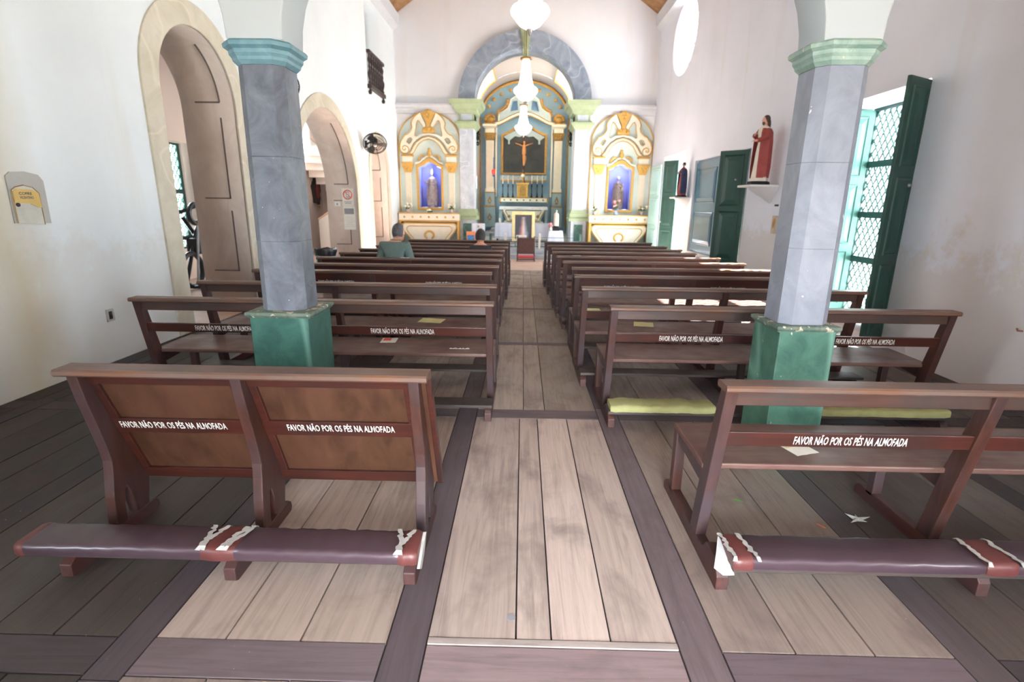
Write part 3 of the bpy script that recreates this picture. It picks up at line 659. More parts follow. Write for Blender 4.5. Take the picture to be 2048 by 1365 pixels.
# nearest left: a free-standing panelled kneeler back without a seat
def kneeler_front():
    Y = 2.07; x0, x1 = -2.0, -.395
    t = thing('kneeling_bench', (-1.2, 2.2, 0), 'nearest left bench with panelled back, two white lettered lines and torn maroon kneeler', 'kneeling bench')
    mb = MB(); mb.prism([(Y - .004, .868), (Y + .004, .86), (Y + .105, .86), (Y + .112, .868), (Y + .112, .884), (Y + .104, .892), (Y + .004, .892), (Y - .004, .884)], x0, x1, 'x'); mb.build('top_rail', M['pewtop'], t)
    pa = lambda z: Y + .075 + (.86 - z) * .40
    X = [-2.02 + .07, -1.235, -.46]
    for i, x in enumerate(X):
        poly = [(Y + .03, .86), (Y + .05, .75), (Y + .085, .6), (Y + .115, .47), (Y + .125, .4), (Y + .118, .33), (Y + .098, .22), (Y + .09, .12), (Y + .09, .06), (Y + .155, .06), (Y + .158, .15), (Y + .172, .22), (Y + .185, .235), (Y + .2, .20), (Y + .225, .06), (Y + .305, .06)] + [(pa(.22) + .01, .22), (pa(.5) + .0, .5), (pa(.86), .86)]
        mb = MB(); mb.prism(poly, x - .024, x + .024, 'x'); mb.build('post', M['pewv'], t, bevel=.005, seg=3)
        r_ = Y - .19
        mb = MB(); mb.prism([(r_, 0.012), (r_ + .02, 0), (Y + .36, 0), (Y + .375, .02), (Y + .37, .05), (Y + .345, .07), (r_ + .30, .07), (r_ + .24, .085), (r_ + .21, .13), (r_ + .06, .13), (r_ + .062, .105), (r_ + .03, .088), (r_, .07)], x - .026, x + .026, 'x'); mb.build('runner', M['pewy'], t, bevel=.005, seg=3)
    xa, xb = x0 + .1, x1 + .0
    mb = MB(); mb.prism([(pa(.2) + .008, .2), (pa(.2) + .022, .2), (pa(.86) + .022, .86), (pa(.86) + .008, .86)], X[0] + .02, X[1] - .02, 'x'); mb.build('back_panel', M['panel'], t)
    mb = MB(); mb.prism([(pa(.2) + .008, .2), (pa(.2) + .022, .2), (pa(.86) + .022, .86), (pa(.86) + .008, .86)], X[1] + .02, X[2] + .06, 'x'); mb.build('back_panel', M['panel'], t)
    texts = ((-1.911 + .015, -1.401 + .015), (-1.106 + .01, -.597 + .01))
    for i, (a, b_) in enumerate(((X[0] + .024, X[1] - .024), (X[1] + .024, X[2] - .022))):
        for nm, z0, z1 in (('lower_rail', .21, .275), ('middle_rail', .515, .60), ('upper_rail', .80, .86)):
            mb = MB(); mb.prism([(pa(z0) - .012, z0), (pa(z0) + .01, z0), (pa(z1) + .01, z1), (pa(z1) - .012, z1)], a, b_, 'x'); o = mb.build(nm, M['pewred'], t, bevel=.003)
            if nm == 'middle_rail': lettering(TXT, texts[i][0], texts[i][1], .565, .039, lambda z: pa(z) - .012, o, M['paint'])
        for xx in (a + .018, b_ - .018):
            mb = MB(); mb.prism([(pa(.21) - .009, .21), (pa(.21) + .01, .21), (pa(.86) + .01, .86), (pa(.86) - .009, .86)], xx - .018, xx + .018, 'x'); mb.build('stile', M['pewred'], t, bevel=.003)
    mb = MB(); mb.prism([(pa(.2) - .01, .2), (pa(.2) + .03, .2), (pa(.86) + .03, .86), (pa(.86) - .01, .86)], X[2] + .045, X[2] + .07, 'x'); mb.build('end_board', M['pewred'], t, bevel=.004)
    ky0, ky1 = 1.845, 2.005
    mb = MB(); mb.box(-2.11, -.43, ky0 + .01, ky1 - .005, .13, .15); mb.build('kneeler_board', M['kneel'], t, bevel=.004)
    for i, (a, b_) in enumerate(((-2.11, -1.30), (-1.20, -.47))):
        mb = MB(); cushion(mb, a, b_, ky0 - .008, ky1 + .006, .148, .198, seed=i, n=30); mb.build('cushion', M['leather'], t, smooth=True)
    for i, (a, b_) in enumerate(((-1.325, -1.175), (-.50, -.415))):
        mb = MB(); cushion(mb, a, b_, ky0 - .013, ky1 + .01, .144, .203, n=5, seed=40 + i, wob=.002); pt = mb.build('torn_patch', M['leather2'], t, smooth=True)
        strips = [(a + .03, a - .005, ky1, .206, 3 + i), (a + .005, a + .06, ky1, .205, 6)]
        if i == 0: strips += [(b_ - .03, b_ + .03, ky1, .207, 12), (b_ - .05, b_ + .005, ky1 - .01, .208, 17)]
        for q0, q1, q2, q3, sd in strips:
            mb = MB(); torn(mb, q0, q1, ky0 - .008, q2, .15, q3, sd); mb.build('torn_lining', M['lining'], pt)
        if i:
            mb = MB(); mb.prism([(ky0 - .01, .13), (ky0 + .03, .10), (ky0 + .1, .13), (ky1, .19), (ky1 - .02, .2)], b_, b_ + .012, 'x'); mb.build('lining_flap', M['lining'], pt)
    mb = MB(); cushion(mb, -2.115, -2.06, ky0 - .011, ky1 + .009, .145, .2, n=3, wob=.001); mb.build('cushion_end_cap', M['leather2'], t, smooth=True)
kneeler_front()
LG, RG = 'pews left of the aisle', 'pews right of the aisle'
R1 = pew(.845, 3.15, 2.03, 'nearest right pew, open backed, maroon kneeler cushion with torn pale lining at its end', texts=((1.195, 1.684), (2.30, 2.79)), cush=('l', (.90, 1.93), (2.05, 3.14)), patches=((.895, .985), (1.93, 2.06)), det=True, zt=.62, mids=1.985)
mb = MB()
for o_ in (0, .012):
    mb.face([(.892 - o_ * .3, 2.03, .185), (.868 - o_, 1.95, .15), (.845 - o_, 1.90, .118), (.875 - o_, 1.872, .105), (.905 - o_ * .3, 1.862, .115), (.91 - o_ * .3, 1.92, .15)])
mb.build('lining_flap', plain('white_backing_cloth', (176, 178, 178), .9), R1)
pew(-2.93, -.205, 3.77, 'second left pew behind the left column, open back with white lettering on its rail', texts=((-2.50, -2.03), (-1.145, -.66)), det=True, mids=-1.55, zt=.65)
pew(.645, 3.14, 3.70, 'second right pew at the right column with bare pale green foam kneeler', texts=((1.03, 1.50), (2.33, 2.76)), cush=('g', (.66, 1.42), (1.86, 3.1)), det=True, mids=1.9, zt=.645)
pew(-2.94, -.225, 4.63, 'third left pew from the front of the photo, a yellowed sheet lying on its seat', mids=-1.7)
pew(.535, 3.04, 4.59, 'third right pew with a yellow sheet on its seat and sunlit seat beyond', mids=1.82, short=True)
pew(-2.88, -.32, 5.50, 'fourth left pew, shorter at the aisle, back board lettered twice under its rail', 'panel', texts=((-2.19, -1.80), (-1.03, -.64)), compact=True)
pew(.545, 3.02, 5.40, 'fourth right pew, red brown back board lettered just under the rail', 'panel', texts=((.865, 1.245), (1.975, 2.34)), compact=True)
pew(-2.85, -.275, 6.14, 'fifth left pew, pale worn rail directly beyond the shorter fourth pew', 'panel', texts=((-2.1, -1.73), (-.97, -.60)), compact=True)
pew(.585, 3.02, 6.08, 'fifth right pew whose outer rail top is in full sunlight', 'panel', texts=((.84, 1.21), (1.91, 2.27)), compact=True)
ordl = ['sixth', 'seventh', 'eighth', 'ninth', 'tenth']
Ls = [(-2.72, -.27, 6.87), (-2.66, -.285, 7.57), (-2.58, -.28, 8.25), (-2.5, -.24, 8.92), (-2.4, -.26, 9.62)]
Rs = [(.53, 2.88, 6.78, ((.84, 1.21), (1.88, 2.25))), (.495, 2.81, 7.48, ()), (.48, 2.70, 8.19, ()), (.495, 2.67, 8.84, ()), (.455, 2.60, 9.50, ())]
LX = ['behind the grey green shirted person', 'directly ahead of the grey green shirted person', 'behind the person in the dark shirt', 'just ahead of the person in the dark shirt', 'last but one before the altar rail']
RX = ['lettered back, beside the dark green shutter', 'a white leaflet lying on its rail', 'level with the blue shutter', 'the narrow one beyond the white leaflet', 'last but one before the altar rail']
for i in range(5):
    a = Ls[i]; pew(a[0], a[1], a[2], '%s dark pew left of the aisle, %s' % (ordl[i], LX[i]), 'panel', compact=True, grp=LG)
    a = Rs[i]; pew(a[0], a[1], a[2], '%s dark pew right of the aisle, %s' % (ordl[i], RX[i]), 'panel', texts=a[3], compact=True, grp=RG)
pew(-2.28, -.235, 10.50, 'front pew left of the aisle, nearest the altar', 'panel', compact=True, grp=LG)
pew(.425, 2.53, 10.35, 'front pew right of the aisle, nearest the altar, with pale end post', 'panel', compact=True, grp=RG)

# ------------------------------------------------------------------ columns
def column(cx, cy, zs, label, ms, side):
    t = thing('column', (cx, cy, 0), label, 'column')
    h = .175 if side < 0 else .165
    mb = MB(); mb.box(cx - h, cx + h, cy - h - .01, cy + h + .01, 0, zs - .03); mb.build('pedestal', ms[0], t, bevel=.006)
    e = .022
    mb = MB(); mb.rings([[(cx - q, cy - q, z), (cx + q, cy - q, z), (cx + q, cy + q, z), (cx - q, cy + q, z)] for z, q in ((zs - .04, h + .004), (zs - .028, h + e - .006), (zs - .018, h + e), (zs - .004, h + e), (zs, h + e - .006))]); mb.build('pedestal_slab', ms[1], t)
    def octa(r, z, k=.62): # chamfered square
        a, b_ = r, r * k
        return [(cx + p, cy + q, z) for p, q in ((b_, -a), (a, -b_), (a, b_), (b_, a), (-b_, a), (-a, b_), (-a, -b_), (-b_, -a))]
    r0, r1 = (.135, .128) if side < 0 else (.146, .141)
    zc = 2.31 if side < 0 else 2.325
    drums = [zs, 1.37, 1.84, zc]
    for a, b_ in zip(drums, drums[1:]):
        ra = r0 + (r1 - r0) * (a - zs) / (zc - zs); rb = r0 + (r1 - r0) * (b_ - zs) / (zc - zs)
        mb = MB(); mb.rings([octa(ra - .002, a), octa(ra, a + .003), octa(rb, b_ - .003), octa(rb - .002, b_)]); mb.build('shaft_drum', ms[2], t)
    mb = MB(); mb.rings([octa(r, z) for r, z in ((r1 + .002, zc), (r1 + .02, zc + .02), (r1 + .024, zc + .035), (r1 + .034, zc + .05), (r1 + .036, zc + .068), (r1 + .055, zc + .082), (r1 + .058, zc + .10), (r1 + .05, zc + .11), (r1 + .02, zc + .12))]); mb.build('capital', ms[3], t)
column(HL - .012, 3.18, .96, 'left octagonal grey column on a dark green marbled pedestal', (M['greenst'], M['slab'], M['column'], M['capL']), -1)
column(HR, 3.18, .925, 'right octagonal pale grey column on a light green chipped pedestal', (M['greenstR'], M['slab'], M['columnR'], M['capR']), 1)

# ------------------------------------------------------------------ side altars
def C2(pts): return [((x - 685) * .001729, 4.716 - .001594 * y) for x, y in pts]
def side_altar(c, label):
    t = thing('side_altar', (c, 17.9, 0), label, 'altar')
    P = lambda pts: [(c + u, z) for u, z in pts]
    both = lambda pts: (P(pts), P([(-u, z) for u, z in pts]))
    zt = 1.27
    out = [(c - 1.0, .27)] + arc(c, 3.52, 1.0, .90, 180, 0, 36) + [(c + 1.0, .27)]
    hole = [(c - .37, 1.44), (c + .37, 1.44), (c + .37, 2.73), (c + .2, 2.79), (c + .09, 2.87), (c, 2.9), (c - .09, 2.87), (c - .2, 2.79), (c - .37, 2.73)]
    mb = MB(); mb.plate(out, [hole], 17.95, 17.995, 'y'); bb = mb.build('backboard', M['mint'], t)
    mb = MB(); mb.tube([(x, 17.945, z) for x, z in out], .022, 6); mb.build('gilt_edge', M['gold'], bb)
    # recess
    mb = MB(); hz = [(c + (x - c) * .965, z - .012 if z > 2 else z + .008) for x, z in nh(c)]
    front = [(x, 17.99, z) for x, z in hz]; back = [(x, 18.42, z) for x, z in hz]
    mb.rings([front, back], cap=False); mb.face(back); mb.build('niche_recess', M['niche'], t)
    # frame of the niche
    fo = [(-.44, 1.36), (.44, 1.36), (.44, 2.80), (.30, 2.84), (.20, 2.93), (.1, 3.0), (0, 3.02), (-.1, 3.0), (-.20, 2.93), (-.30, 2.84), (-.44, 2.80)]
    mb = MB(); mb.plate(P(fo), [hole], 17.89, 17.96, 'y'); fr = mb.build('niche_frame', M['gold'], t, bevel=.01)
    sh = [(-.46, 2.81), (-.30, 2.86), (-.20, 2.95), (-.1, 3.02), (0, 3.045), (.1, 3.02), (.2, 2.95), (.30, 2.86), (.46, 2.81), (.46, 2.87), (.33, 2.90), (.22, 3.0), (.1, 3.08), (0, 3.1), (-.1, 3.08), (-.22, 3.0), (-.33, 2.90), (-.46, 2.87)]
    mb = MB(); mb.plate(P(sh), [], 17.87, 17.96, 'y'); mb.build('frame_hood', M['cream'], fr, bevel=.008)
    # gilt crest above the niche
    for s in (-1, 1):
        pts = [(s * .34, 2.93), (s * .33, 3.02), (s * .27, 3.08), (s * .18, 3.09), (s * .11, 3.04), (s * .07, 3.1)]
        mb = MB(); mb.tube([(c + u, 17.9, z) for u, z in pts], lambda k: .035 * (1 - .3 * k), 7); mb.build('crest_scroll', M['gold'], t, smooth=True)
    mb = MB(); mb.ball((c, 17.9, 3.17), .08, .9, .5, 1.15); mb.ball((c, 17.9, 3.28), .045, 1, .6, 1); mb.ball((c, 17.88, 3.08), .05, 1.1, .5, .9); mb.build('crest_shell', M['gold'], t, smooth=True)
    # broken pediment arms
    arm_o = [(545, 200), (500, 225), (440, 275), (390, 345), (368, 410), (380, 480), (365, 530), (330, 585), (285, 620), (240, 635), (215, 680), (170, 740), (140, 820), (135, 890), (160, 950), (205, 985), (255, 985), (300, 945), (320, 935), (345, 880), (390, 800), (460, 720), (560, 655), (685, 630)]
    arm_i = [(685, 590), (600, 600), (520, 620), (455, 655), (425, 640), (440, 560), (455, 480), (462, 400), (490, 355), (520, 375), (570, 450), (600, 490), (640, 470), (640, 425), (600, 360), (570, 280)]
    arm_hole = [(270, 765), (300, 700), (350, 680), (385, 705), (350, 770), (315, 800)]
    for s in (0, 1):
        a = both(C2(arm_o + arm_i))[s]; h = both(C2(arm_hole))[s]
        mb = MB(); mb.plate(a, [h], 17.86, 17.96, 'y'); o = mb.build('pediment_arm', M['cream'], t, bevel=.012)
        mb = MB(); L_ = both(C2(arm_o[:17]))[s]; mb.tube([(x, 17.858, z) for x, z in L_], .019, 6)
        sp = both(C2([(300, 950), (310, 900), (285, 855), (235, 835), (195, 860), (190, 905), (220, 925), (250, 905), (240, 880)]))[s]; mb.tube([(x, 17.855, z) for x, z in sp], .016, 6)
        mb.tube([(x, 17.858, z) for x, z in both(C2(arm_i[3:13]))[s]], .010, 5); mb.tube([(x, 17.858, z) for x, z in h + h[:1]], .009, 5)
        mb.build('gilt_line', M['gold'], o, smooth=True)
    arc_o = C2([(310, 985), (360, 930), (400, 850), (460, 765), (560, 690), (685, 655)]); arc_i = C2([(685, 705), (590, 730), (500, 800), (450, 880), (415, 955), (380, 990), (320, 995)])
    o_ = arc_o + [(-u, z) for u, z in arc_o[-2::-1]]; i_ = [(-u, z) for u, z in arc_i[::-1]][:-1] + arc_i
    mb = MB(); mb.plate(P(o_ + i_), [], 17.84, 17.96, 'y'); o = mb.build('pediment_arch', M['cream'], t, bevel=.01)
    mb = MB(); mb.tube([(x, 17.838, z) for x, z in P(o_)], .015, 6); mb.tube([(x, 17.838, z) for x, z in P(i_)], .013, 6); mb.build('gilt_line', M['gold'], o, smooth=True)
    # cartouche at the top
    car = C2([(545, 200), (620, 190), (640, 150), (685, 140), (730, 150), (750, 190), (825, 200), (760, 330), (725, 410), (715, 480), (800, 500), (795, 590), (575, 590), (570, 500), (655, 480), (645, 410), (610, 330)])
    mb = MB(); mb.plate(P(car), [], 17.84, 17.95, 'y')
    for u, z, r in ((0, 4.42, .06), (-.05, 4.33, .045), (.05, 4.33, .045), (-.13, 3.86, .05), (.13, 3.86, .05), (0, 3.9, .06), (0, 4.25, .04)): mb.ball((c + u, 17.84, z), r, 1, .5, 1, 10)
    mb.build('cartouche', M['gold'], t, bevel=.006)
    # pilasters
    for s in (-1, 1):
        u = s * .72
        mb = MB()
        for k in range(5): mb.box(c + u - .085 + k * .036, c + u - .062 + k * .036, 17.90, 17.93, 1.3, 2.54)
        mb.box(c + u - .095, c + u + .095, 17.92, 17.97, 1.27, 2.56); p = mb.build('pilaster', M['cream'], t)
        mb = MB(); mb.rings([[(c + u - a, 17.96 - d, z), (c + u + a, 17.96 - d, z), (c + u + a, 17.96, z), (c + u - a, 17.96, z)] for z, a, d in ((2.56, .1, .06), (2.60, .12, .07), (2.74, .17, .10), (2.84, .2, .13), (2.87, .2, .13))])
        for k in (-1, 1): mb.ball((c + u + k * .06, 17.86, 2.74), .04, 1, .5, 1, 8)
        mb.ball((c + u, 17.87, 2.66), .04, 1, .5, 1.4, 8); mb.build('gilt_capital', M['gold'], p)
        mb = MB(); mb.box(c + u - .165, c + u + .165, 17.87, 17.97, 2.87, 3.06); mb.build('entablature_block', M['cream'], p, bevel=.01)
        mb = MB(); mb.box(c + u - .2, c + u + .2, 17.84, 17.97, 3.06, 3.11); mb.build('gilt_cornice', M['gold'], p, bevel=.01)
    # table
    mb = MB(); mb.box(c - 1.0, c + 1.0, 17.52, 17.96, 1.04, 1.25); m_ = mb.build('mensa', M['cream'], t, bevel=.01)
    mb = MB(); mb.box(c - 1.02, c + 1.02, 17.49, 17.96, 1.25, 1.275); mb.box(c - 1.01, c + 1.01, 17.50, 17.96, 1.0, 1.035); mb.build('gilt_moulding', M['gold'], m_)
    for k in range(7):
        mb = MB()
        x = c - .81 + k * .27
        for q in range(6): mb.ball((x + .022 * cos(q * pi / 3), 17.51, 1.145 + .022 * sin(q * pi / 3)), .016, 1, .6, 1, 6)
        mb.ball((x, 17.505, 1.145), .016, 1, .6, 1, 6); mb.build('rosette', M['gold'], m_)
    for s in (-1, 1):
        mb = MB(); mb.box(c + s * .96 - .04, c + s * .96 + .04, 17.54, 17.9, .27, 1.0); mb.build('support_panel', M['gold'], t, bevel=.006)
    fp = [(-.84, .97), (.84, .97), (.93, .90), (.94, .80), (.86, .66), (.74, .52), (.66, .42), (.66, .30), (-.66, .30), (-.66, .42), (-.74, .52), (-.86, .66), (-.94, .80), (-.93, .90)]
    mb = MB(); mb.rings([[(c + u * k, y, .63 + (z - .63) * k) for u, z in fp] for y, k in ((17.85, 1), (17.60, 1), (17.56, .96))]); f = mb.build('frontal', M['cream'], t, bevel=.01)
    mb = MB(); mb.tube([(c + u * .955, 17.558, .63 + (z - .63) * .955) for u, z in fp + fp[:1]], .018, 6); mb.tube([(c + u * .8, 17.556, .60 + (z - .63) * .74) for u, z in fp + fp[:1]], .014, 6)
    mb.box(c - .84, c + .84, 17.55, 17.6, .925, .965); mb.build('gilt_line', M['gold'], f)
    mb = MB(); mb.torus((c, 17.55, .56), .13, .035, 'y', 20, 6, radians(-60), radians(240), sx=1.15); mb.build('wreath', M['gold'], f, smooth=True)
    return t
side_altar(NL, 'left side altar, cream and gilt, with a crowned figure in its blue niche')
side_altar(NR, 'right side altar, cream and gilt, with a brown habited figure in its blue niche')
for c in (NL, NR):
    l = bpy.data.lights.new('niche_lamp', 'POINT'); l.energy = 2.6; l.shadow_soft_size = .08; l.color = (.82, .86, 1)
    o = bpy.data.objects.new('niche_lamp', l); COL.objects.link(o); o.location = (c, 18.06, 2.6)

# ------------------------------------------------------------------ statues
def robed(name, base, H, label, robe, mantle=None, hair='brownhair', face=(0, -1), base_mat='golddk', arms='pray', crown=None, cat='statue', skin='skinp', baseh=.04, wide=1.0):
    """a carved standing figure, H tall over its plinth, looking along face (plan)"""
    bx, by, bz = base; th = math.atan2(face[1], face[0]) + pi / 2
    xf = Matrix.Translation((bx, by, bz)) @ Matrix.Rotation(th, 4, 'Z') @ Matrix.Scale(H, 4)
    t = thing(name, base, label, cat)
    mb = MB(Matrix.Translation((bx, by, bz)) @ Matrix.Rotation(th, 4, 'Z')); q = .17 * H
    mb.lathe([(q, 0), (q, baseh * .7), (q * .9, baseh)], n=8, rot=pi / 8); mb.build('plinth', M[base_mat], t)
    e = baseh / H
    mb = MB(xf)
    P = [(.15, 0), (.155, .03), (.135, .15), (.12, .3), (.115, .42), (.10, .52), (.085, .60), (.10, .68), (.115, .76), (.10, .80), (.05, .835), (.032, .85)]
    mb.lathe([(r * wide, z + e) for r, z in P], n=28, sy=.8, fold=.07, nf=7); mb.build('robe', M[robe], t, smooth=True)
    mb = MB(xf); mb.lathe([(.03, .83 + e), (.031, .88 + e)], n=10); mb.ball((0, -.006, .925 + e), .052, .86, .98, 1.18, 14); mb.ball((0, -.056, .918 + e), .012, .8, 1, 1.3, 6)
    for s in (-1, 1): mb.ball((s * .018, -.05, .932 + e), .006, 1, .6, .7, 6)
    mb.ball((0, -.052, .898 + e), .011, 1.2, .6, .5, 6); mb.build('head', M[skin], t, smooth=True)
    mb = MB(xf); mb.ball((0, .012, .94 + e), .058, .95, .95, 1.12, 14)
    if hair: mb.tube([(0, .035, .92 + e), (0, .05, .86 + e), (0, .055, .80 + e)], .042, 8, .03)
    mb.build('hair' if hair else 'veil', M[hair or mantle or robe], t, smooth=True)
    for s in (-1, 1):
        if arms == 'pray': pts = [(s * .10, 0, .775), (s * .135, -.03, .66), (s * .06, -.11, .67), (s * .015, -.13, .71)]
        elif arms == 'out': pts = [(s * .10, 0, .775), (s * .15, -.03, .66), (s * .17, -.17, .61), (s * .18, -.24, .60)] if s > 0 else [(s * .10, 0, .775), (s * .14, -.03, .66), (s * .09, -.11, .70), (s * .03, -.13, .72)]
        else: pts = [(s * .10, 0, .775), (s * .15, -.02, .67), (s * .19, -.08, .66), (s * .22, -.12, .70)] if s < 0 else [(s * .10, 0, .775), (s * .14, -.03, .65), (s * .07, -.1, .62), (s * .02, -.12, .64)]
        pts = [(x, y, z + e) for x, y, z in pts]
        mb = MB(xf); mb.tube(pts[:3] + [tuple(a * .6 + b_ * .4 for a, b_ in zip(pts[2], pts[3]))], lambda k: .042 - .01 * k, 8); mb.build('sleeve', M[mantle or robe], t, smooth=True)
        mb = MB(xf); a, b_ = Vector(pts[2]), Vector(pts[3]); d = (b_ - a).normalized(); sd = d.cross(Vector((0, 0, 1))).normalized()
        mb.tube([a, b_], .018, 7); mb.ball(b_ + d * .012, .02, 1, 1, .7, 8)
        for f_ in range(4): mb.tube([b_ + d * .02 + sd * (.010 * (f_ - 1.5)), b_ + d * .05 + sd * (.011 * (f_ - 1.5)) + Vector((0, 0, -.003 * f_))], .0045, 5, .003)
        mb.tube([b_ + sd * .018 * s, b_ + d * .025 + sd * .028 * s], .005, 5, .0035)
        mb.build('hand', M[skin], t, smooth=True)
    if mantle:
        rr = []
        for r, z, yo in ((.10, .80, .0), (.135, .74, .0), (.15, .6, 0), (.155, .42, 0), (.16, .22, .0), (.15, .05, .0)):
            ring = []
            for i in range(21):
                a = radians(-50 + 280 * i / 20 * (1 if z > .5 else 1)) ; k = 1 + .06 * sin(i * 1.9)
                ring.append((r * k * cos(a) * wide, yo + r * k * sin(a) * .9, z + e))
            rr.append(ring)
        mb = MB(xf); mb.rings(rr, cap=False, closed=False); mb.rings([[(x * .95, y * .95, z) for x, y, z in r] for r in rr], cap=False, closed=False); mb.build('mantle', M[mantle], t, smooth=True)
    if crown:
        mb = MB(xf); mb.lathe([(.03, .99 + e), (.045, 1.03 + e), (.03, 1.06 + e), (.005, 1.10 + e)], n=10); mb.build('crown', M[crown], t, smooth=True)
    return t, xf
robed('niche_statue', (NL + .03, 18.2, 1.452), 1.08, 'silvered statue with raised arm and pointed crown in the left altar niche', 'silver', 'silver', None, arms='raise', crown='silver', base_mat='silver', skin='silver', baseh=.08, wide=1.1)
t_, xf_ = robed('niche_statue', (NR + .0, 18.2, 1.452), 1.02, 'brown and silver statue holding a child in the right altar niche', 'stat2', 'stat2', None, base_mat='silver', skin='silver', baseh=.05, wide=1.15)
mb = MB(xf_); mb.ball((.13, -.08, .78), .035, n=8); mb.lathe([(.05, .58), (.045, .68), (.02, .75)], c=(.13, -.08, 0), n=8); mb.build('child_figure', M['silver'], t_, smooth=True)
t_, xf_ = robed('wall_statue', (3.93, 9.18, 1.955), 1.03, 'bearded statue in white robe and red mantle on a white wall bracket', 'whiterobe', 'redcloth', 'brownhair', face=(-1, -.1), arms='out', base_mat='iron', baseh=.055)
mb = MB(xf_); mb.ball((0, -.03, .945), .03, 1, .8, 1.5, 10); mb.build('beard', M['brownhair'], t_, smooth=True)
def bracket(c, zt, dep, wid, label):
    x, y = c; t = thing('wall_bracket', (4.16, y, zt), label, 'bracket')
    mb = MB(); mb.box(x - dep / 2 - .05, 4.168, y - wid / 2, y + wid / 2, zt - .035, zt); mb.build('shelf', M['wall'], t, bevel=.008)
    rr = []
    for z, k in ((zt - .035, .9), (zt - .08, .82), (zt - .14, .6), (zt - .2, .36), (zt - .26, .16), (zt - .29, .06)):
        d, w2 = (dep + .02) * k, wid * k * .5
        rr.append([(4.168, y - w2, z)] + [(4.168 - d * sin(radians(a)), y - w2 * cos(radians(a)), z) for a in range(20, 180, 20)] + [(4.168, y + w2, z)])
    mb = MB(); mb.rings(rr); mb.build('corbel', M['wall'], t, smooth=True)
bracket((3.95, 9.18), 1.95, .42, .52, 'white wall bracket carrying the red mantled statue')
mb = MB(); mb.box(4.15, 4.17, 8.86, 8.96, 1.61, 1.64); tag(mb.build('wall_switch', M['iron']), 'small dark fitting on the wall under the statue bracket', 'wall fitting')
t_ = thing('wall_plaque', (4.165, 8.9, 1.3), 'small brownish upright plaque on the wall under the red mantled statue', 'plaque')
mb = MB(); mb.box(4.15, 4.17, 8.82, 8.98, 1.17, 1.46); mb.build('backing', plain('plaque_tan', (190, 178, 160), .7, var=.2), t_, bevel=.004)
mb = MB(); mb.ball((4.148, 8.9, 1.34), .045, .3, 1, 1.8, 8); mb.build('relief', M['golddk'], t_, smooth=True)
robed('wall_statue', (4.0, 13.78, 1.82), .80, 'small red and green robed statue with a dark blue mantle between door and shutter', 'redcloth', 'dkblue', None, face=(-1, -.2), base_mat='iron', baseh=.04)
bracket((4.0, 13.78), 1.815, .34, .5, 'white wall bracket with small statue between the green door and blue shutter')
t_, xf_ = robed('altar_statue', (1.09, 17.42, .875), .50, 'small all white veiled figure on the draped stand right of the framed picture', 'whiterobe', 'whiterobe', None, base_mat='iron', baseh=.04, skin='whiterobe')
# flowers
def flowers(base, label, vase, petals, h=.28, n=9, spread=.1, tall=.1, seed=0, cat='flowers'):
    rnd = random.Random(seed); x, y, z = base; t = thing('flower_vase', base, label, cat)
    mb = MB(); mb.lathe([(tall * .32, 0), (tall * .45, tall * .3), (tall * .3, tall * .75), (tall * .42, tall)], c=base, n=12); mb.build('vase', M[vase], t, smooth=True)
    mb = MB(); fl = []
    for i in range(n):
        a = rnd.uniform(0, 6.28); r = spread * sqrt(rnd.random()); zz = z + tall + rnd.uniform(.35, 1) * (h - tall); p = (x + r * cos(a), y + r * sin(a) * .7, zz)
        mb.tube([(x, y, z + tall * .8), (x + r * .5 * cos(a), y + r * .4 * sin(a), (z + tall + zz) / 2), p], .004, 4); fl.append(p)
        mb.ball((x + r * .8 * cos(a + 1), y + r * .6 * sin(a + 1), zz - .05), .03, 1, .4, .8, 6)
    mb.build('stems', M['stem'], t)
    for p in fl[:7]:
        mb = MB(); mb.ball(p, .042, 1, 1, .8, 8)
        for q in range(5): mb.ball((p[0] + .026 * cos(q * 1.257), p[1] + .026 * sin(q * 1.257), p[2] + .008), .02, 1, 1, .6, 6)
        mb.build('bloom', M[petals], t, smooth=True)
flowers((NL - .71, 17.65, 1.276), 'white flowers in a pale vase at the left end of the left side altar', 'vase', 'petal', .30, 9, .13, .12, 1)
flowers((NL + .71, 17.65, 1.276), 'white flowers in a pale vase at the right end of the left side altar', 'vase', 'petal', .30, 9, .12, .12, 2)
flowers((NR - .82, 17.65, 1.276), 'white flowers in a pale vase at the left end of the right side altar', 'vase', 'petal', .30, 9, .12, .12, 3)
flowers((NR + .72, 17.65, 1.276), 'wide bunch of white flowers at the right end of the right side altar', 'vase', 'petal', .32, 12, .18, .13, 4)
flowers((NR - .13, 17.62, 1.276), 'tall pink flowers in a blue vase before the right altar niche', 'vaseblue', 'pink', .48, 10, .12, .16, 5)
flowers((NL + .02, 17.62, 1.276), 'low white flower on dark leaves at the middle of the left side altar', 'stem', 'petal', .12, 5, .1, .03, 6)
flowers((.91, 17.35, .77), 'pink flowers in a small white vase beside the white lady figure', 'cream', 'pink', .22, 7, .05, .12, 7)

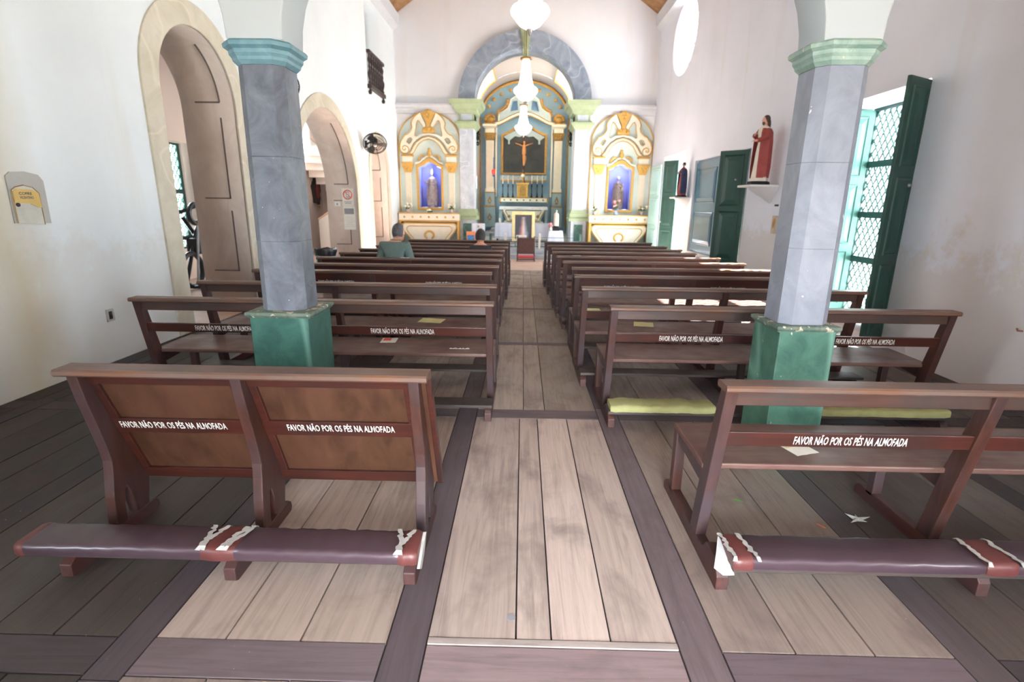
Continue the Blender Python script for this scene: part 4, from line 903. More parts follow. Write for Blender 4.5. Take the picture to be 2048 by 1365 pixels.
# ------------------------------------------------------------------ high altar
def high_altar():
    t = thing('high_altar', (0, 24.2, .58), 'tall blue, cream and gilt main altarpiece at the end of the chancel', 'altar')
    c = .0
    mb = MB(); out = [(-1.94, .3)] + arc(0, ZS, 1.93, VB - .02, 180, 0, 30) + [(1.94, .3)]
    mb.plate(out, [], 24.30, 24.41, 'y'); bb = mb.build('backboard', M['sky'], t)
    mb = MB(); e = arc(0, ZS, 1.88, VB - .09, 172, 8, 30); mb.tube([(x, 24.27, z) for x, z in e], .055, 8); mb.build('gilt_arch', M['gold'], t, smooth=True)
    for k in range(8):
        a = radians(158 - 46 * (k if k < 4 else 0) / 3 * 1.0) if k < 4 else radians(22 + 46 * (k - 4) / 3)
        mb = MB(); x, z = 1.66 * cos(a), ZS + (VB - .36) * sin(a); mb.ball((x, 24.27, z), .07, 1, .5, 1, 10)
        for q in range(6): mb.ball((x + .05 * cos(q * pi / 3), 24.27, z + .05 * sin(q * pi / 3)), .03, 1, .6, 1, 6)
        mb.build('gilt_rosette', M['gold'], t, smooth=True)
    for s in (-1, 1):
        u = s * 1.49
        def box(nm, w_, y0, z0, z1, m, par, bv=.01): mb = MB(); mb.box(u - w_, u + w_, y0, 24.32, z0, z1); return mb.build(nm, m, par, bevel=bv)
        p = box('column_pedestal', .25, 23.98, .58, 1.46, M['paleblue'], t); box('gilt_moulding', .27, 23.95, 1.46, 1.52, M['golddk'], p)
        box('upper_block', .21, 24.0, 1.52, 2.06, M['paleblue'], p); box('gilt_moulding', .24, 23.97, 2.06, 2.11, M['golddk'], p)
        mb = MB()
        for z, k in ((1.78, 1), (1.05, 1.2)):
            for q in range(-2, 3): mb.ball((u + q * .03 * k, (23.99 if z > 1.5 else 23.97), z - .1 + .2 * (1 - abs(q) / 2.5)), .03, 1, .4, 1.6, 7)
            mb.ball((u, (23.99 if z > 1.5 else 23.97), z - .14), .05, 1.4, .4, .8, 7)
        mb.build('gilt_foliage', M['golddk'], p, smooth=True)
        mb = MB(); mb.box(u - .17, u + .17, 24.06, 24.32, 2.25, 4.26)
        for k in range(6): mb.box(u - .15 + k * .054, u - .12 + k * .054, 24.04, 24.08, 2.32, 4.2)
        mb.box(u - .2, u + .2, 24.02, 24.32, 2.11, 2.25); cl = mb.build('column_shaft', M['cream'], t, bevel=.006)
        mb = MB(); mb.rings([[(u - a, 24.3 - d, z), (u + a, 24.3 - d, z), (u + a, 24.3, z), (u - a, 24.3, z)] for z, a, d in ((4.26, .18, .26), (4.34, .2, .28), (4.5, .25, .34), (4.56, .27, .36))])
        for k in (-1, 0, 1):
            for z in (4.36, 4.46): mb.ball((u + k * .1, 23.98, z), .05, 1, .5, 1, 7)
        mb.build('gilt_capital', M['golddk'], cl)
        mb = MB(); mb.box(u - .2, u + .2, 24.0, 24.32, 4.56, 4.74); mb.rings([[(u - a, 24.32 - d, z), (u + a, 24.32 - d, z), (u + a, 24.32, z), (u - a, 24.32, z)] for z, a, d in ((4.74, .22, .34), (4.82, .3, .42), (4.9, .31, .43))]); mb.build('entablature', M['cream'], cl)
        mb = MB(); mb.ball((u, 24.1, 5.08), .17, 1.1, .6, .9, 12)
        for q in range(7): mb.ball((u + .19 * cos(q * pi / 6), 24.06, 5.1 + .18 * sin(q * pi / 6)), .07, 1, .6, 1, 8)
        mb.box(u - .26, u + .26, 24.0, 24.3, 4.9, 4.96); mb.build('gilt_finial', M['golddk'], cl, smooth=True)
        mb = MB(); mb.box(s * 1.22 - .035, s * 1.22 + .035, 24.2, 24.32, 1.9, 4.95); mb.build('inner_pilaster', M['cream'], t, bevel=.01)
        mb = MB(); mb.box(s * 1.915 - .03, s * 1.915 + .03, 24.18, 24.3, .6, 5.2); mb.build('gilt_edge_strip', M['golddk'], t)
    # painting
    po = [(-.98, 2.86), (.98, 2.86), (.98, 4.46), (.86, 4.5), (.62, 4.6), (.4, 4.74), (.2, 4.84), (0, 4.88), (-.2, 4.84), (-.4, 4.74), (-.62, 4.6), (-.86, 4.5), (-.98, 4.46)]
    pi_ = [(x * .925, 2.93 + (z - 2.86) * .95) for x, z in po]
    mb = MB(); mb.plate(pi_, [], 24.22, 24.27, 'y'); pt = mb.build('painting', M['canvas'], t)
    mb = MB(); mb.plate([(x * 1.03, 2.86 + (z - 2.86) * 1.04) for x, z in po], [pi_], 24.14, 24.30, 'y'); fr = mb.build('painting_frame', M['golddk'], t, bevel=.02)
    mb = MB()
    for x in (-.66, .66): mb.box(x - .04, x + .04, 24.14, 24.2, 4.12, 4.5)
    mb.plate([(-.9, 4.42), (-.66, 4.25), (-.4, 4.45), (-.2, 4.42), (0, 4.5), (.2, 4.42), (.4, 4.45), (.66, 4.25), (.9, 4.42), (.6, 4.58), (0, 4.86), (-.6, 4.58)], [], 24.17, 24.21, 'y'); mb.build('valance', M['paleblue'], fr)
    # curved hood mouldings
    def band(pts, w_, y0, nm, m):
        up = [(x, z + w_) for x, z in pts]
        mb = MB(); mb.plate(pts + up[::-1], [], y0, 24.3, 'y'); return mb.build(nm, m, t, bevel=.008)
    hd = [(-1.3, 4.86), (-1.1, 4.88), (-.9, 4.96), (-.6, 5.12), (-.3, 5.24), (0, 5.28), (.3, 5.24), (.6, 5.12), (.9, 4.96), (1.1, 4.88), (1.3, 4.86)]
    band(hd, .13, 24.0, 'hood_moulding', M['cream'])
    mb = MB(); mb.tube([(x, 23.99, z) for x, z in hd], .022, 6); mb.tube([(x, 23.99, z + .13) for x, z in hd], .016, 6); mb.build('gilt_line', M['golddk'], t, smooth=True)
    pe = [(-1.12, 5.02), (-1.10, 5.36), (-.92, 5.42), (-.72, 5.56), (-.64, 5.74), (-.6, 5.9), (-.42, 6.02), (-.2, 6.08), (0, 6.1)]
    po2 = pe + [(-x, z) for x, z in pe[-2::-1]]; base = [(1.0, 5.04), (.7, 5.22), (.3, 5.38), (0, 5.42), (-.3, 5.38), (-.7, 5.22), (-1.0, 5.04)]
    bl = lambda s: [(s * .28, 5.5), (s * .62, 5.44), (s * .52, 5.84), (s * .32, 5.86)]
    mb = MB(); mb.plate(po2 + base, [bl(-1), bl(1)], 24.08, 24.3, 'y'); pd = mb.build('upper_pediment', M['paleblue'], t, bevel=.015)
    for s in (-1, 1): mb = MB(); mb.plate(bl(s), [], 24.2, 24.28, 'y'); mb.build('deep_blue_panel', M['skydk'], pd)
    mb = MB(); mb.tube([(x, 24.07, z) for x, z in po2], .022, 6); mb.build('cream_edge', M['cream'], pd, smooth=True)
    for s in (-1, 1):
        g_ = [(s * 1.16, 5.26), (s * 1.1, 5.46), (s * .95, 5.52), (s * .8, 5.64), (s * .72, 5.80), (s * .72, 5.94)]
        mb = MB()
        pts = [Vector((x, 24.1, z)) for x, z in g_]
        mb.tube(pts, .06, 7)
        for a, b_ in zip(pts, pts[1:]):
            for k in (0, .5): mb.ball(a.lerp(b_, k) + Vector((0, -.04, 0)), .06, 1, .6, 1, 7)
        mb.build('gilt_garland', M['golddk'], pd, smooth=True)
    mb = MB(); mb.box(-1.02, 1.02, 24.06, 24.3, 2.62, 2.80); g_ = mb.build('gradine', M['paleblue'], t, bevel=.01)
    mb = MB(); mb.box(-1.04, 1.04, 24.03, 24.3, 2.56, 2.62)
    for k in range(9): mb.ball((-.88 + k * .22, 24.05, 2.71), .03, 1, .6, 1, 7)
    mb.build('gilt_moulding', M['golddk'], g_)
    return t
high_altar()
def altar_table():
    t = thing('altar_table', (0.02, 23.6, .58), 'cream and gilt altar block with flared front below the dark painting', 'altar')
    c = .02
    mb = MB(); mb.box(c - 1.04, c + 1.04, 23.3, 23.95, 1.68, 1.84); m_ = mb.build('retable_step', M['cream'], t, bevel=.01)
    mb = MB(); mb.box(c - 1.08, c + 1.08, 23.27, 23.95, 1.84, 1.87); mb.box(c - 1.06, c - 1.0, 23.27, 23.95, 1.62, 1.84); mb.box(c + 1.0, c + 1.06, 23.27, 23.95, 1.62, 1.84); mb.build('gilt_moulding', M['golddk'], m_)
    for k in range(7):
        mb = MB(); mb.ball((c - .84 + k * .28, 23.29, 1.76), .038, 1, .5, 1, 8); mb.build('rosette', M['golddk'], m_, smooth=True)
    fp = [(-.95, 1.42), (.95, 1.42), (.94, 1.3), (.84, 1.14), (.76, .98), (.74, .86), (-.74, .86), (-.76, .98), (-.84, 1.14), (-.94, 1.3)]
    mb = MB(); mb.rings([[(c + u * k, y, 1.12 + (z - 1.12) * k) for u, z in fp] for y, k in ((23.9, 1), (23.06, 1), (23.02, .96))]); f = mb.build('frontal', M['cream'], t, bevel=.01)
    mb = MB(); mb.tube([(c + u * .95, 23.02, 1.12 + (z - 1.12) * .94) for u, z in fp + fp[:1]], .02, 6); mb.tube([(c + u * .8, 23.01, 1.12 + (z - 1.12) * .72) for u, z in fp + fp[:1]], .014, 6)
    for s in (-1, 1): mb.ball((c + s * .62, 23.01, 1.08), .07, 1, .4, 1, 8)
    mb.build('gilt_line', M['golddk'], f, smooth=True)
    for s in (-1, 1):
        mb = MB(); mb.box(c + s * .98 - .07, c + s * .98 + .07, 23.2, 23.9, .58, 1.45); mb.build('side_pier', M['paleblue'], t, bevel=.01)
    mb = MB(); mb.box(c - .85, c + .85, 23.1, 23.9, .58, .87); mb.build('plinth', M['cream'], t, bevel=.02)
    mb = MB(); mb.box(c - 1.02, c + 1.02, 23.0, 23.3, 1.43, 1.47); mb.build('mensa', M['cream'], t)
altar_table()
def cloth(name, x0, x1, y0, y1, z0, z1, label, folds=14, amp=.012, seed=0, cat='cloth', flare=.02, mat='cloth', trim=None):
    rnd = random.Random(seed); n = 12 * folds // 2; rr = []
    def per(ax0, ax1, ay0, ay1, amp_):
        pts = []; L = 2 * (ax1 - ax0) + 2 * (ay1 - ay0); 
        for i in range(n):
            d = L * i / n
            if d < ax1 - ax0: p, nx, ny = (ax0 + d, ay0), 0, -1
            elif d < (ax1 - ax0) + (ay1 - ay0): p, nx, ny = (ax1, ay0 + d - (ax1 - ax0)), 1, 0
            elif d < 2 * (ax1 - ax0) + (ay1 - ay0): p, nx, ny = (ax1 - (d - (ax1 - ax0) - (ay1 - ay0)), ay1), 0, 1
            else: p, nx, ny = (ax0, ay1 - (d - 2 * (ax1 - ax0) - (ay1 - ay0))), -1, 0
            k = amp_ * sin(2 * pi * folds * i / n + 2 * sin(i * .31)); pts.append((p[0] + nx * k, p[1] + ny * k))
        return pts
    for z, e, a in ((z1 + .008, -.01, 0), (z1, .006, 0), (z1 - .04, .01, amp * .25), ((z0 + z1) / 2, .01 + flare * .5, amp * .8), (z0, .01 + flare, amp)):
        rr.append([(x, y, z) for x, y in per(x0 - e, x1 + e, y0 - e, y1 + e, a)])
    mb = MB(); mb.rings(rr, cap=False); mb.face(rr[0]); 
    return mb
mb = cloth('altar_cloth', -1.0, 1.04, 23.02, 23.28, 1.36, 1.48, '', 10, .008); tag(mb.build('altar_cloth', M['cloth'], smooth=True), 'pale lavender white cloth hanging over the front edge of the rear altar', 'cloth')
def tabernacle():
    t = thing('tabernacle', (-.03, 23.6, 1.87), 'gilt box tabernacle with arched door between the tall candlesticks', 'tabernacle')
    mb = MB(); mb.box(-.27, .21, 23.42, 23.85, 1.87, 2.4); mb.build('case', M['gold'], t, bevel=.012)
    mb = MB(); mb.box(-.31, .25, 23.38, 23.87, 2.4, 2.48); mb.box(-.3, .24, 23.39, 23.87, 1.872, 1.91); mb.build('cornice', M['gold'], t, bevel=.01)
    mb = MB(); mb.plate([(-.17, 1.93), (.11, 1.93), (.11, 2.25)] + arc(-.03, 2.25, .14, .1, 0, 180, 10) + [(-.17, 2.25)], [], 23.405, 23.425, 'y'); mb.build('door', M['golddk'], t, bevel=.004)
    for x in (-.24, .18):
        mb = MB(); mb.lathe([(.025, 1.91), (.02, 1.95), (.02, 2.35), (.028, 2.4)], c=(x, 23.41, 0), n=8); mb.build('colonnette', M['gold'], t)
tabernacle()
t_ = thing('monstrance', (-.03, 23.48, 2.48), 'pale gilt monstrance standing on the tabernacle', 'monstrance')
mb = MB(); mb.lathe([(.08, 0), (.07, .02), (.02, .05), (.02, .14), (.035, .17), (.018, .2)], c=(-.03, 23.48, 2.48), n=12); mb.build('foot', M['gold'], t_, smooth=True)
mb = MB(); mb.ball((-.03, 23.48, 2.78), .075, 1, .4, 1, 14); mb.build('lunette', M['cream'], t_, smooth=True)
mb = MB()
for k in range(16):
    a = k * pi / 8; r = .17 if k % 2 == 0 else .12
    mb.prism([(-.03 + .07 * cos(a - .12), 2.78 + .07 * sin(a - .12)), (-.03 + r * cos(a), 2.78 + r * sin(a)), (-.03 + .07 * cos(a + .12), 2.78 + .07 * sin(a + .12))], 23.47, 23.49, 'y')
mb.box(-.037, -.023, 23.47, 23.49, 2.9, 3.02); mb.build('rays', M['gold'], t_)
def candle(x, label):
    t = thing('candlestick', (x, 23.55, 1.87), label, 'candlestick', 'tall candlesticks beside the tabernacle')
    mb = MB(); mb.lathe([(.06, 0), (.055, .03), (.02, .08), (.03, .13), (.014, .2), (.014, .42), (.03, .48), (.015, .52), (.04, .56)], c=(x, 23.55, 1.87), n=10); mb.build('stem', M['iron'], t, smooth=True)
    mb = MB(); mb.lathe([(.016, 0), (.016, .36), (.004, .37)], c=(x, 23.55, 2.43), n=8); mb.build('candle', M['cream'], t, smooth=True)
for x, n_ in zip((-.89, -.66, -.45, .36, .6, .82), ('leftmost', 'second from the left', 'just left of the tabernacle', 'just right of the tabernacle', 'second from the right', 'rightmost')):
    candle(x, 'dark stemmed candlestick with white candle on the rear altar, %s' % n_)
def crucifix():
    t = thing('crucifix', (0, 23.72, 2.48), 'dark wooden crucifix with a pale carved figure before the painting', 'crucifix')
    mb = MB(); mb.box(-.045, .045, 23.74, 23.79, 2.48, 4.5); mb.box(-.42, .42, 23.74, 23.79, 4.08, 4.17); mb.lathe([(.085, 0), (.08, .04), (.05, .1)], c=(0, 23.765, 2.48), n=8); mb.build('cross', M['dkwood'], t, bevel=.005)
    mb = MB()
    mb.tube([(0, 23.7, 3.2), (.01, 23.68, 3.32), (.025, 23.66, 3.5), (.0, 23.68, 3.68), (0, 23.68, 3.85), (0, 23.68, 4.0), (0, 23.67, 4.08)], lambda k: .03 + .06 * sin(pi * min(1, max(0, k))) , 10)
    for s in (-1, 1): mb.tube([(s * .05, 23.69, 4.0), (s * .2, 23.7, 4.06), (s * .38, 23.72, 4.12)], .026, 7, .014)
    mb.ball((.01, 23.66, 4.13), .06, .85, 1, 1.2, 10); mb.build('figure', plain('warm_carved_flesh', (206, 140, 84), .5), t, smooth=True)
    mb = MB(); mb.lathe([(.09, 3.55), (.1, 3.62), (.095, 3.68)], c=(.01, 23.67, 0), n=12, sy=.8); mb.build('loincloth', plain('carved_loincloth', (120, 84, 66), .7), t, smooth=True)
crucifix()
t_ = thing('sanctuary_lamp', (-1.3, 23.55, 2.7), 'glowing red sanctuary lamp on the left altar column', 'lamp')
mb = MB(); mb.lathe([(.02, -.02), (.06, 0), (.075, .08), (.07, .16), (.05, .19)], c=(-1.3, 23.55, 2.84), n=14); mb.build('red_glass', M['red'], t_, smooth=True)
mb = MB(); mb.lathe([(.01, 0), (.05, .04), (.07, .1)], c=(-1.3, 23.55, 2.72), n=12); mb.tube([(-1.3, 23.55, 3.03), (-1.3, 23.55, 3.5), (-1.3, 24.1, 3.52)], .012, 5); mb.build('holder', M['skydk'], t_, smooth=True)
l = bpy.data.lights.new('sanctuary_glow', 'POINT'); l.energy = 4; l.color = (1, .1, .06); l.shadow_soft_size = .06
o = bpy.data.objects.new('sanctuary_glow', l); COL.objects.link(o); o.location = (-1.3, 23.4, 2.93)
for s, nm in ((-1, 'left'), (1, 'right')):
    t_ = thing('wall_sconce', (s * 1.62, 19.3, 3.7), 'dark openwork hanging ornament on the %s side inside the chancel arch' % nm, 'sconce'); x = s * 1.62
    mb = MB()
    for k in range(7): mb.torus((x, 19.3, 4.16 - k * .09), .05 + .02 * (k % 2), .014, 'y', 12, 5)
    mb.tube([(x, 19.3, 4.3), (x, 19.3, 3.55)], .02, 6); mb.tube([(x, 19.3, 4.2), (s * 1.94, 19.3, 4.24)], .018, 6); mb.build('ironwork', M['iron'], t_)
    mb = MB(); mb.ball((x, 19.3, 3.9), .07, .6, .6, 3, 10); mb.build('drop', M['iron'], t_, smooth=True)

# ------------------------------------------------------------------ sanctuary furniture
def draped(name, x0, x1, y0, y1, z0, z1, label, folds=14, amp=.014, seed=0, flare=.03, legs=True):
    t = thing(name, ((x0 + x1) / 2, (y0 + y1) / 2, z0), label, 'table')
    mb = MB(); mb.box(x0 + .02, x1 - .02, y0 + .02, y1 - .02, z1 - .03, z1 - .004); mb.build('table_top', M['pew'], t)
    for a in (x0 + .06, x1 - .06):
        for b_ in (y0 + .06, y1 - .06):
            mb = MB(); mb.box(a - .025, a + .025, b_ - .025, b_ + .025, z0, z1 - .03); mb.build('leg', M['pewv'], t)
    return t
draped('altar_table', -.97, .97, 18.9, 19.5, .30, .915, 'front altar table hidden under a long white cloth')
mb = cloth('c', -.97, .97, 18.9, 19.5, .40, .92, '', 26, .014); tag(mb.build('tablecloth', M['cloth'], smooth=True), 'long white cloth over the front altar table, falling in folds', 'cloth')
draped('side_table', .87, 1.30, 17.25, 17.6, .27, .75, 'small square stand hidden under a white cloth, carrying the white figure')
mb = cloth('c', .87, 1.30, 17.25, 17.6, .30, .756, '', 8, .008, flare=.05); tag(mb.build('tablecloth', M['cloth'], smooth=True), 'white cloth over the small stand right of the framed picture', 'cloth')
mb = MB(); mb.box(.98, 1.2, 17.32, 17.52, .768, .872); tag(mb.build('statue_stand', M['iron'], bevel=.01), 'dark block under the small white veiled figure', 'stand')
mb = MB(); mb.lathe([(.03, 0), (.035, .06), (.03, .16), (.02, .17)], c=(-.83, 19.1, .93), n=10); tag(mb.build('altar_candle', M['cream'], smooth=True), 'short thick white candle on the left of the front altar table', 'candle')
def lectern():
    t = thing('lectern', (-1.42, 17.3, .27), 'lectern under a white cloth with a small gilt emblem, by the left arch pier', 'lectern')
    mb = MB(); mb.box(-1.46, -1.38, 17.26, 17.34, .27, .9); mb.box(-1.55, -1.29, 17.2, 17.42, .27, .3); mb.build('post', M['dkwood'], t)
    mb = MB(); mb.box(-1.61, -1.25, 17.1, 17.5, .9, .93, None); mb.build('desk', M['dkwood'], t)
    mb = cloth('c', -1.62, -1.25, 17.1, 17.5, .45, .955, '', 6, .010, flare=.0); mb.build('white_cloth', M['cloth'], t, smooth=True)
    mb = MB(); mb.box(-1.44, -1.42, 17.075, 17.085, .84, .92); mb.box(-1.46, -1.40, 17.075, 17.085, .875, .89); mb.build('gilt_emblem', M['golddk'], t)
lectern()
t_ = thing('picture_stand', (-1.62, 16.7, .27), 'small orange edged picture of blue sea on a stand behind the dark shirted person', 'picture')
mb = MB(); mb.box(-1.77, -1.49, 16.68, 16.72, .45, .74); mb.build('board', M['orange'], t_, bevel=.004)
mb = MB(); mb.box(-1.74, -1.52, 16.672, 16.68, .47, .63); mb.build('sea_print', M['bluepic'], t_)
for x in (-1.74, -1.52):
    mb = MB(); mb.box(x - .012, x + .012, 16.72, 16.745, .27, .7); mb.build('leg', M['dkwood'], t_)
def picture():
    t = thing('framed_picture', (.02, 16.8, .27), 'upright cream framed picture of a pale and rose figure on dark ground, on an easel', 'picture')
    xf = Matrix.Translation((.02, 16.8, 0)) @ Matrix.Rotation(radians(-3), 4, 'X')
    mb = MB(xf); mb.plate([(-.355, .45), (.355, .45), (.355, 1.36), (-.355, 1.36)], [[(-.265, .52), (.265, .52), (.265, 1.27), (-.265, 1.27)]], -.03, .01, 'y'); mb.build('frame', plain('cream_gilt_frame', (226, 208, 150), .5), t, bevel=.006)
    m, t2, b = nt('hazy_figure_print'); tc = coords(t2); nn = noise(t2, tc, 6, 4)
    sep = N(t2, 'ShaderNodeSeparateXYZ'); t2.links.new(tc, sep.inputs[0])
    def lin(o, mu, ad): q = N(t2, 'ShaderNodeMath', operation='MULTIPLY_ADD'); t2.links.new(o, q.inputs[0]); q.inputs[1].default_value = mu; q.inputs[2].default_value = ad; return q.outputs[0]
    def mth(op, a, b_):
        q = N(t2, 'ShaderNodeMath', operation=op); t2.links.new(a, q.inputs[0])
        if isinstance(b_, (int, float)): q.inputs[1].default_value = b_
        else: t2.links.new(b_, q.inputs[1])
        return q.outputs[0]
    ax = mth('ABSOLUTE', sep.outputs[0], 0)
    wz = lin(sep.outputs[2], -.17, .24)   # wider toward the hem
    d = mth('SUBTRACT', wz, ax); d = mth('ADD', d, lin(nn, .12, -.06))
    hf = mth('LESS_THAN', sep.outputs[2], .93)
    f = ramp(t2, d, [(0, (0, 0, 0)), (.14, (.85, .85, .85))]); 
    side = ramp(t2, lin(sep.outputs[0], 4, .5), [(.2, s2l((196, 120, 120))), (.5, s2l((226, 200, 190))), (.85, s2l((176, 190, 206)))])
    col = mixc(t2, f, s2l((52, 54, 66)), side); col = mixc(t2, hf, s2l((60, 58, 66)), col)
    t2.links.new(col, b.inputs['Base Color']); b.inputs['Roughness'].default_value = .4
    mb = MB(xf); mb.box(-.265, .265, -.012, .0, .52, 1.27); mb.build('print', m, t)
    mb = MB(xf)
    for s in (-1, 1): mb.box(s * .25 - .015, s * .25 + .015, .015, .04, .27, 1.2)
    mb.box(-.3, .3, -.03, .04, .42, .445); mb.build('easel', M['dkgreen'], t)
picture()
t_ = thing('notice_box', (-.18, 16.3, .27), 'white and salmon notice box by the foot of the framed picture', 'notice')
mb = MB(); mb.box(-.2, .12, 16.42, 16.46, .52, .66); mb.build('white_panel', M['paper'], t_)
mb = MB(); mb.box(-.14, .1, 16.405, 16.42, .50, .58); mb.build('salmon_panel', plain('salmon_card', (236, 150, 130), .6), t_)
mb = MB(); mb.box(-.14, -.11, 16.43, 16.45, .27, .54); mb.box(.05, .08, 16.43, 16.45, .27, .54); mb.build('legs', M['dkgreen'], t_)
def rail():
    t = thing('communion_rail', (.1, 16.05, .27), 'low teal rail of three bars across the chancel steps behind the chair', 'rail')
    for z in (.32, .46, .60):
        mb = MB(); mb.box(-1.0, 1.8, 16.2, 16.225, z, z + (.012 if z > .5 else .024)); mb.build('bar', M['dkgreen'], t)
    for x, m_ in ((-.52, 'greymark'), (.52, 'greymark'), (-.98, 'dkgreen'), (1.76, 'dkgreen')):
        mb = MB(); mb.box(x - .035, x + .035, 16.19, 16.25, .27, .72); mb.build('post', M[m_], t, bevel=.006)
rail()
def chair():
    X, Y = .105, 15.0
    t = thing('prayer_chair', (X, Y + .2, 0), 'chair with high brown leather back and red seat at the end of the aisle', 'chair')
    for s in (-1, 1):
        mb = MB(); mb.tube([(X + s * .245, Y, .004), (X + s * .245, Y - .01, .35), (X + s * .24, Y - .05, .72)], .018, 6); mb.build('leg', M['dkwood'], t)
        mb = MB(); mb.tube([(X + s * .24, Y + .42, .004), (X + s * .24, Y + .42, .26)], .018, 6); mb.build('leg', M['dkwood'], t)
    mb = MB(); mb.prism([(Y - .035, .22), (Y - .005, .22), (Y - .03, .67), (Y - .06, .67)], X - .225, X + .225, 'x'); mb.build('backrest', M['maroonback'], t, bevel=.008)
    mb = MB(); mb.box(X - .24, X + .24, Y - .02, Y + .44, .10, .145); mb.build('seat', M['redseat'], t, bevel=.01)
    mb = MB(); mb.box(X - .24, X + .24, Y - .015, Y + .005, .05, .085); mb.build('stretcher', M['dkwood'], t)
chair()

# ------------------------------------------------------------------ chandeliers
def chandelier(x, y, zb, R, label, h=1.0):
    """zb: lowest point"""
    t = thing('chandelier', (x, y, zb), label, 'chandelier', )
    k = R / .27; c = (x, y, zb)
    bowl = [(.02, .03), (.08, .045), (.15, .085), (.2, .14), (.215, .17), (.25, .20), (.27, .25), (.265, .29), (.235, .325), (.17, .335)]
    mb = MB(); mb.lathe([(r * k, z * k) for r, z in bowl], c=c, n=28, fold=.02, nf=14); mb.build('bowl', M['glass'], t, smooth=True)
    mb = MB(); mb.lathe([(.19 * k, .33 * k), (.155 * k, .42 * k), (.125 * k, .55 * k), (.1 * k, .72 * k), (.085 * k, .86 * k), (.08 * k, .9 * k)], c=c, n=24, fold=.02, nf=12); mb.build('glass_drops', M['glass'], t, smooth=True)
    mb = MB(); mb.torus((x, y, zb + .33 * k), .2 * k, .008, 'z', 28, 5); mb.lathe([(.06 * k, .88 * k), (.13 * k, .9 * k), (.13 * k, .93 * k), (.03 * k, .95 * k)], c=c, n=18); mb.build('brass_ring', M['brass'], t, smooth=True)
    mb = MB(); mb.lathe([(.004, -.05 * k), (.02 * k, -.02 * k), (.045 * k, .02 * k), (.05 * k, .05 * k)], c=c, n=10); mb.build('finial', M['crystal'], t, smooth=True)
    mb = MB(); top = 9.9 if y < 18 else 6.7; mb.tube([(x, y, zb + .93 * k), (x, y, top)], .008, 5); mb.build('chain', M['brass'], t)
    l = bpy.data.lights.new('chandelier_bulb', 'POINT'); l.energy = 4; l.shadow_soft_size = R; l.color = (1, .97, .92)
    o = bpy.data.objects.new('chandelier_bulb', l); COL.objects.link(o); o.location = (x, y - R - .1, zb + .2)
chandelier(.05, 7.6, 3.77, .25, 'nearest lit glass chandelier, only its bowl in view at the top')
chandelier(.015, 11.9, 3.66, .25, 'middle lit glass chandelier hanging in front of the blue stone arch')
chandelier(-.03, 16.3, 3.52, .25, 'farthest lit glass chandelier, hanging before the dark painting')

# ------------------------------------------------------------------ wall fans
def fan(mount, centre, normal, label, R=.29):
    t = thing('wall_fan', mount, label, 'fan'); n = Vector(normal).normalized(); c = Vector(centre)
    q = n.to_track_quat('Z', 'Y').to_matrix().to_4x4(); xf = Matrix.Translation(c) @ q
    mb = MB(); mb.box(mount[0] - .01, mount[0] + .04, mount[1] - .05, mount[1] + .05, mount[2] - .09, mount[2] + .09); mb.tube([mount, tuple((Vector(mount) + (c - n * .14)) / 2 + Vector((0, 0, .0))), c - n * .14], .024, 8); mb.build('wall_arm', M['black'], t, bevel=.006)
    mb = MB(xf); mb.lathe([(.03, -.2), (.075, -.18), (.085, -.12), (.07, -.05), (.03, -.03)], n=16); mb.build('motor', M['black'], t, smooth=True)
    mb = MB(xf)
    for r, z in ((R, 0), (R * .98, -.04), (R * .8, .05), (R * .8, -.07), (R * .6, .062), (R * .4, .068), (R * .2, .07)): mb.torus((0, 0, z), r, .005 if r < R else .011, 'z', 28, 5)
    for k in range(44):
        a = 2 * pi * k / 44; d = (cos(a), sin(a)); mb.tube([(d[0] * .05, d[1] * .05, .07), (d[0] * R * .6, d[1] * R * .6, .062), (d[0] * R * .93, d[1] * R * .93, .03), (d[0] * R, d[1] * R, 0), (d[0] * R * .9, d[1] * R * .9, -.06), (d[0] * .08, d[1] * .08, -.09)], .0028, 4)
    mb.build('cage', M['black'], t)
    for k in range(3):
        mb = MB(xf @ Matrix.Rotation(k * 2 * pi / 3, 4, 'Z')); pts = []
        for i in range(9):
            a = radians(-38 + 76 * i / 8); pts.append((.05 + R * .80 * cos(a) * (.9 if i in (0, 8) else 1) * .5 + R * .36, R * .42 * sin(a * 1.3)))
        top_ = [(x, y, .02 + y * .35) for x, y in [(.03, -.02)] + pts + [(.03, .02)]]; mb.face(top_); mb.face([(x, y, z - .004) for x, y, z in top_]); mb.build('blade', plain('grey_fan_blade_%d' % k, (70, 72, 74), .3), t)
    mb = MB(xf); mb.lathe([(.05, .0), (.05, .07), (.03, .08)], n=14); mb.build('hub_cap', M['stainless'], t, smooth=True)
fan((-4.12, 14.3, 3.05), (-3.78, 13.95, 3.03), (.25, -.72, -.62), 'black wall fan tilted down beside the farthest arch')
fan((-4.12, 9.4, 3.45), (-3.95, 9.08, 3.42), (.25, -.72, -.62), 'black wall fan mostly hidden behind the left column shaft')

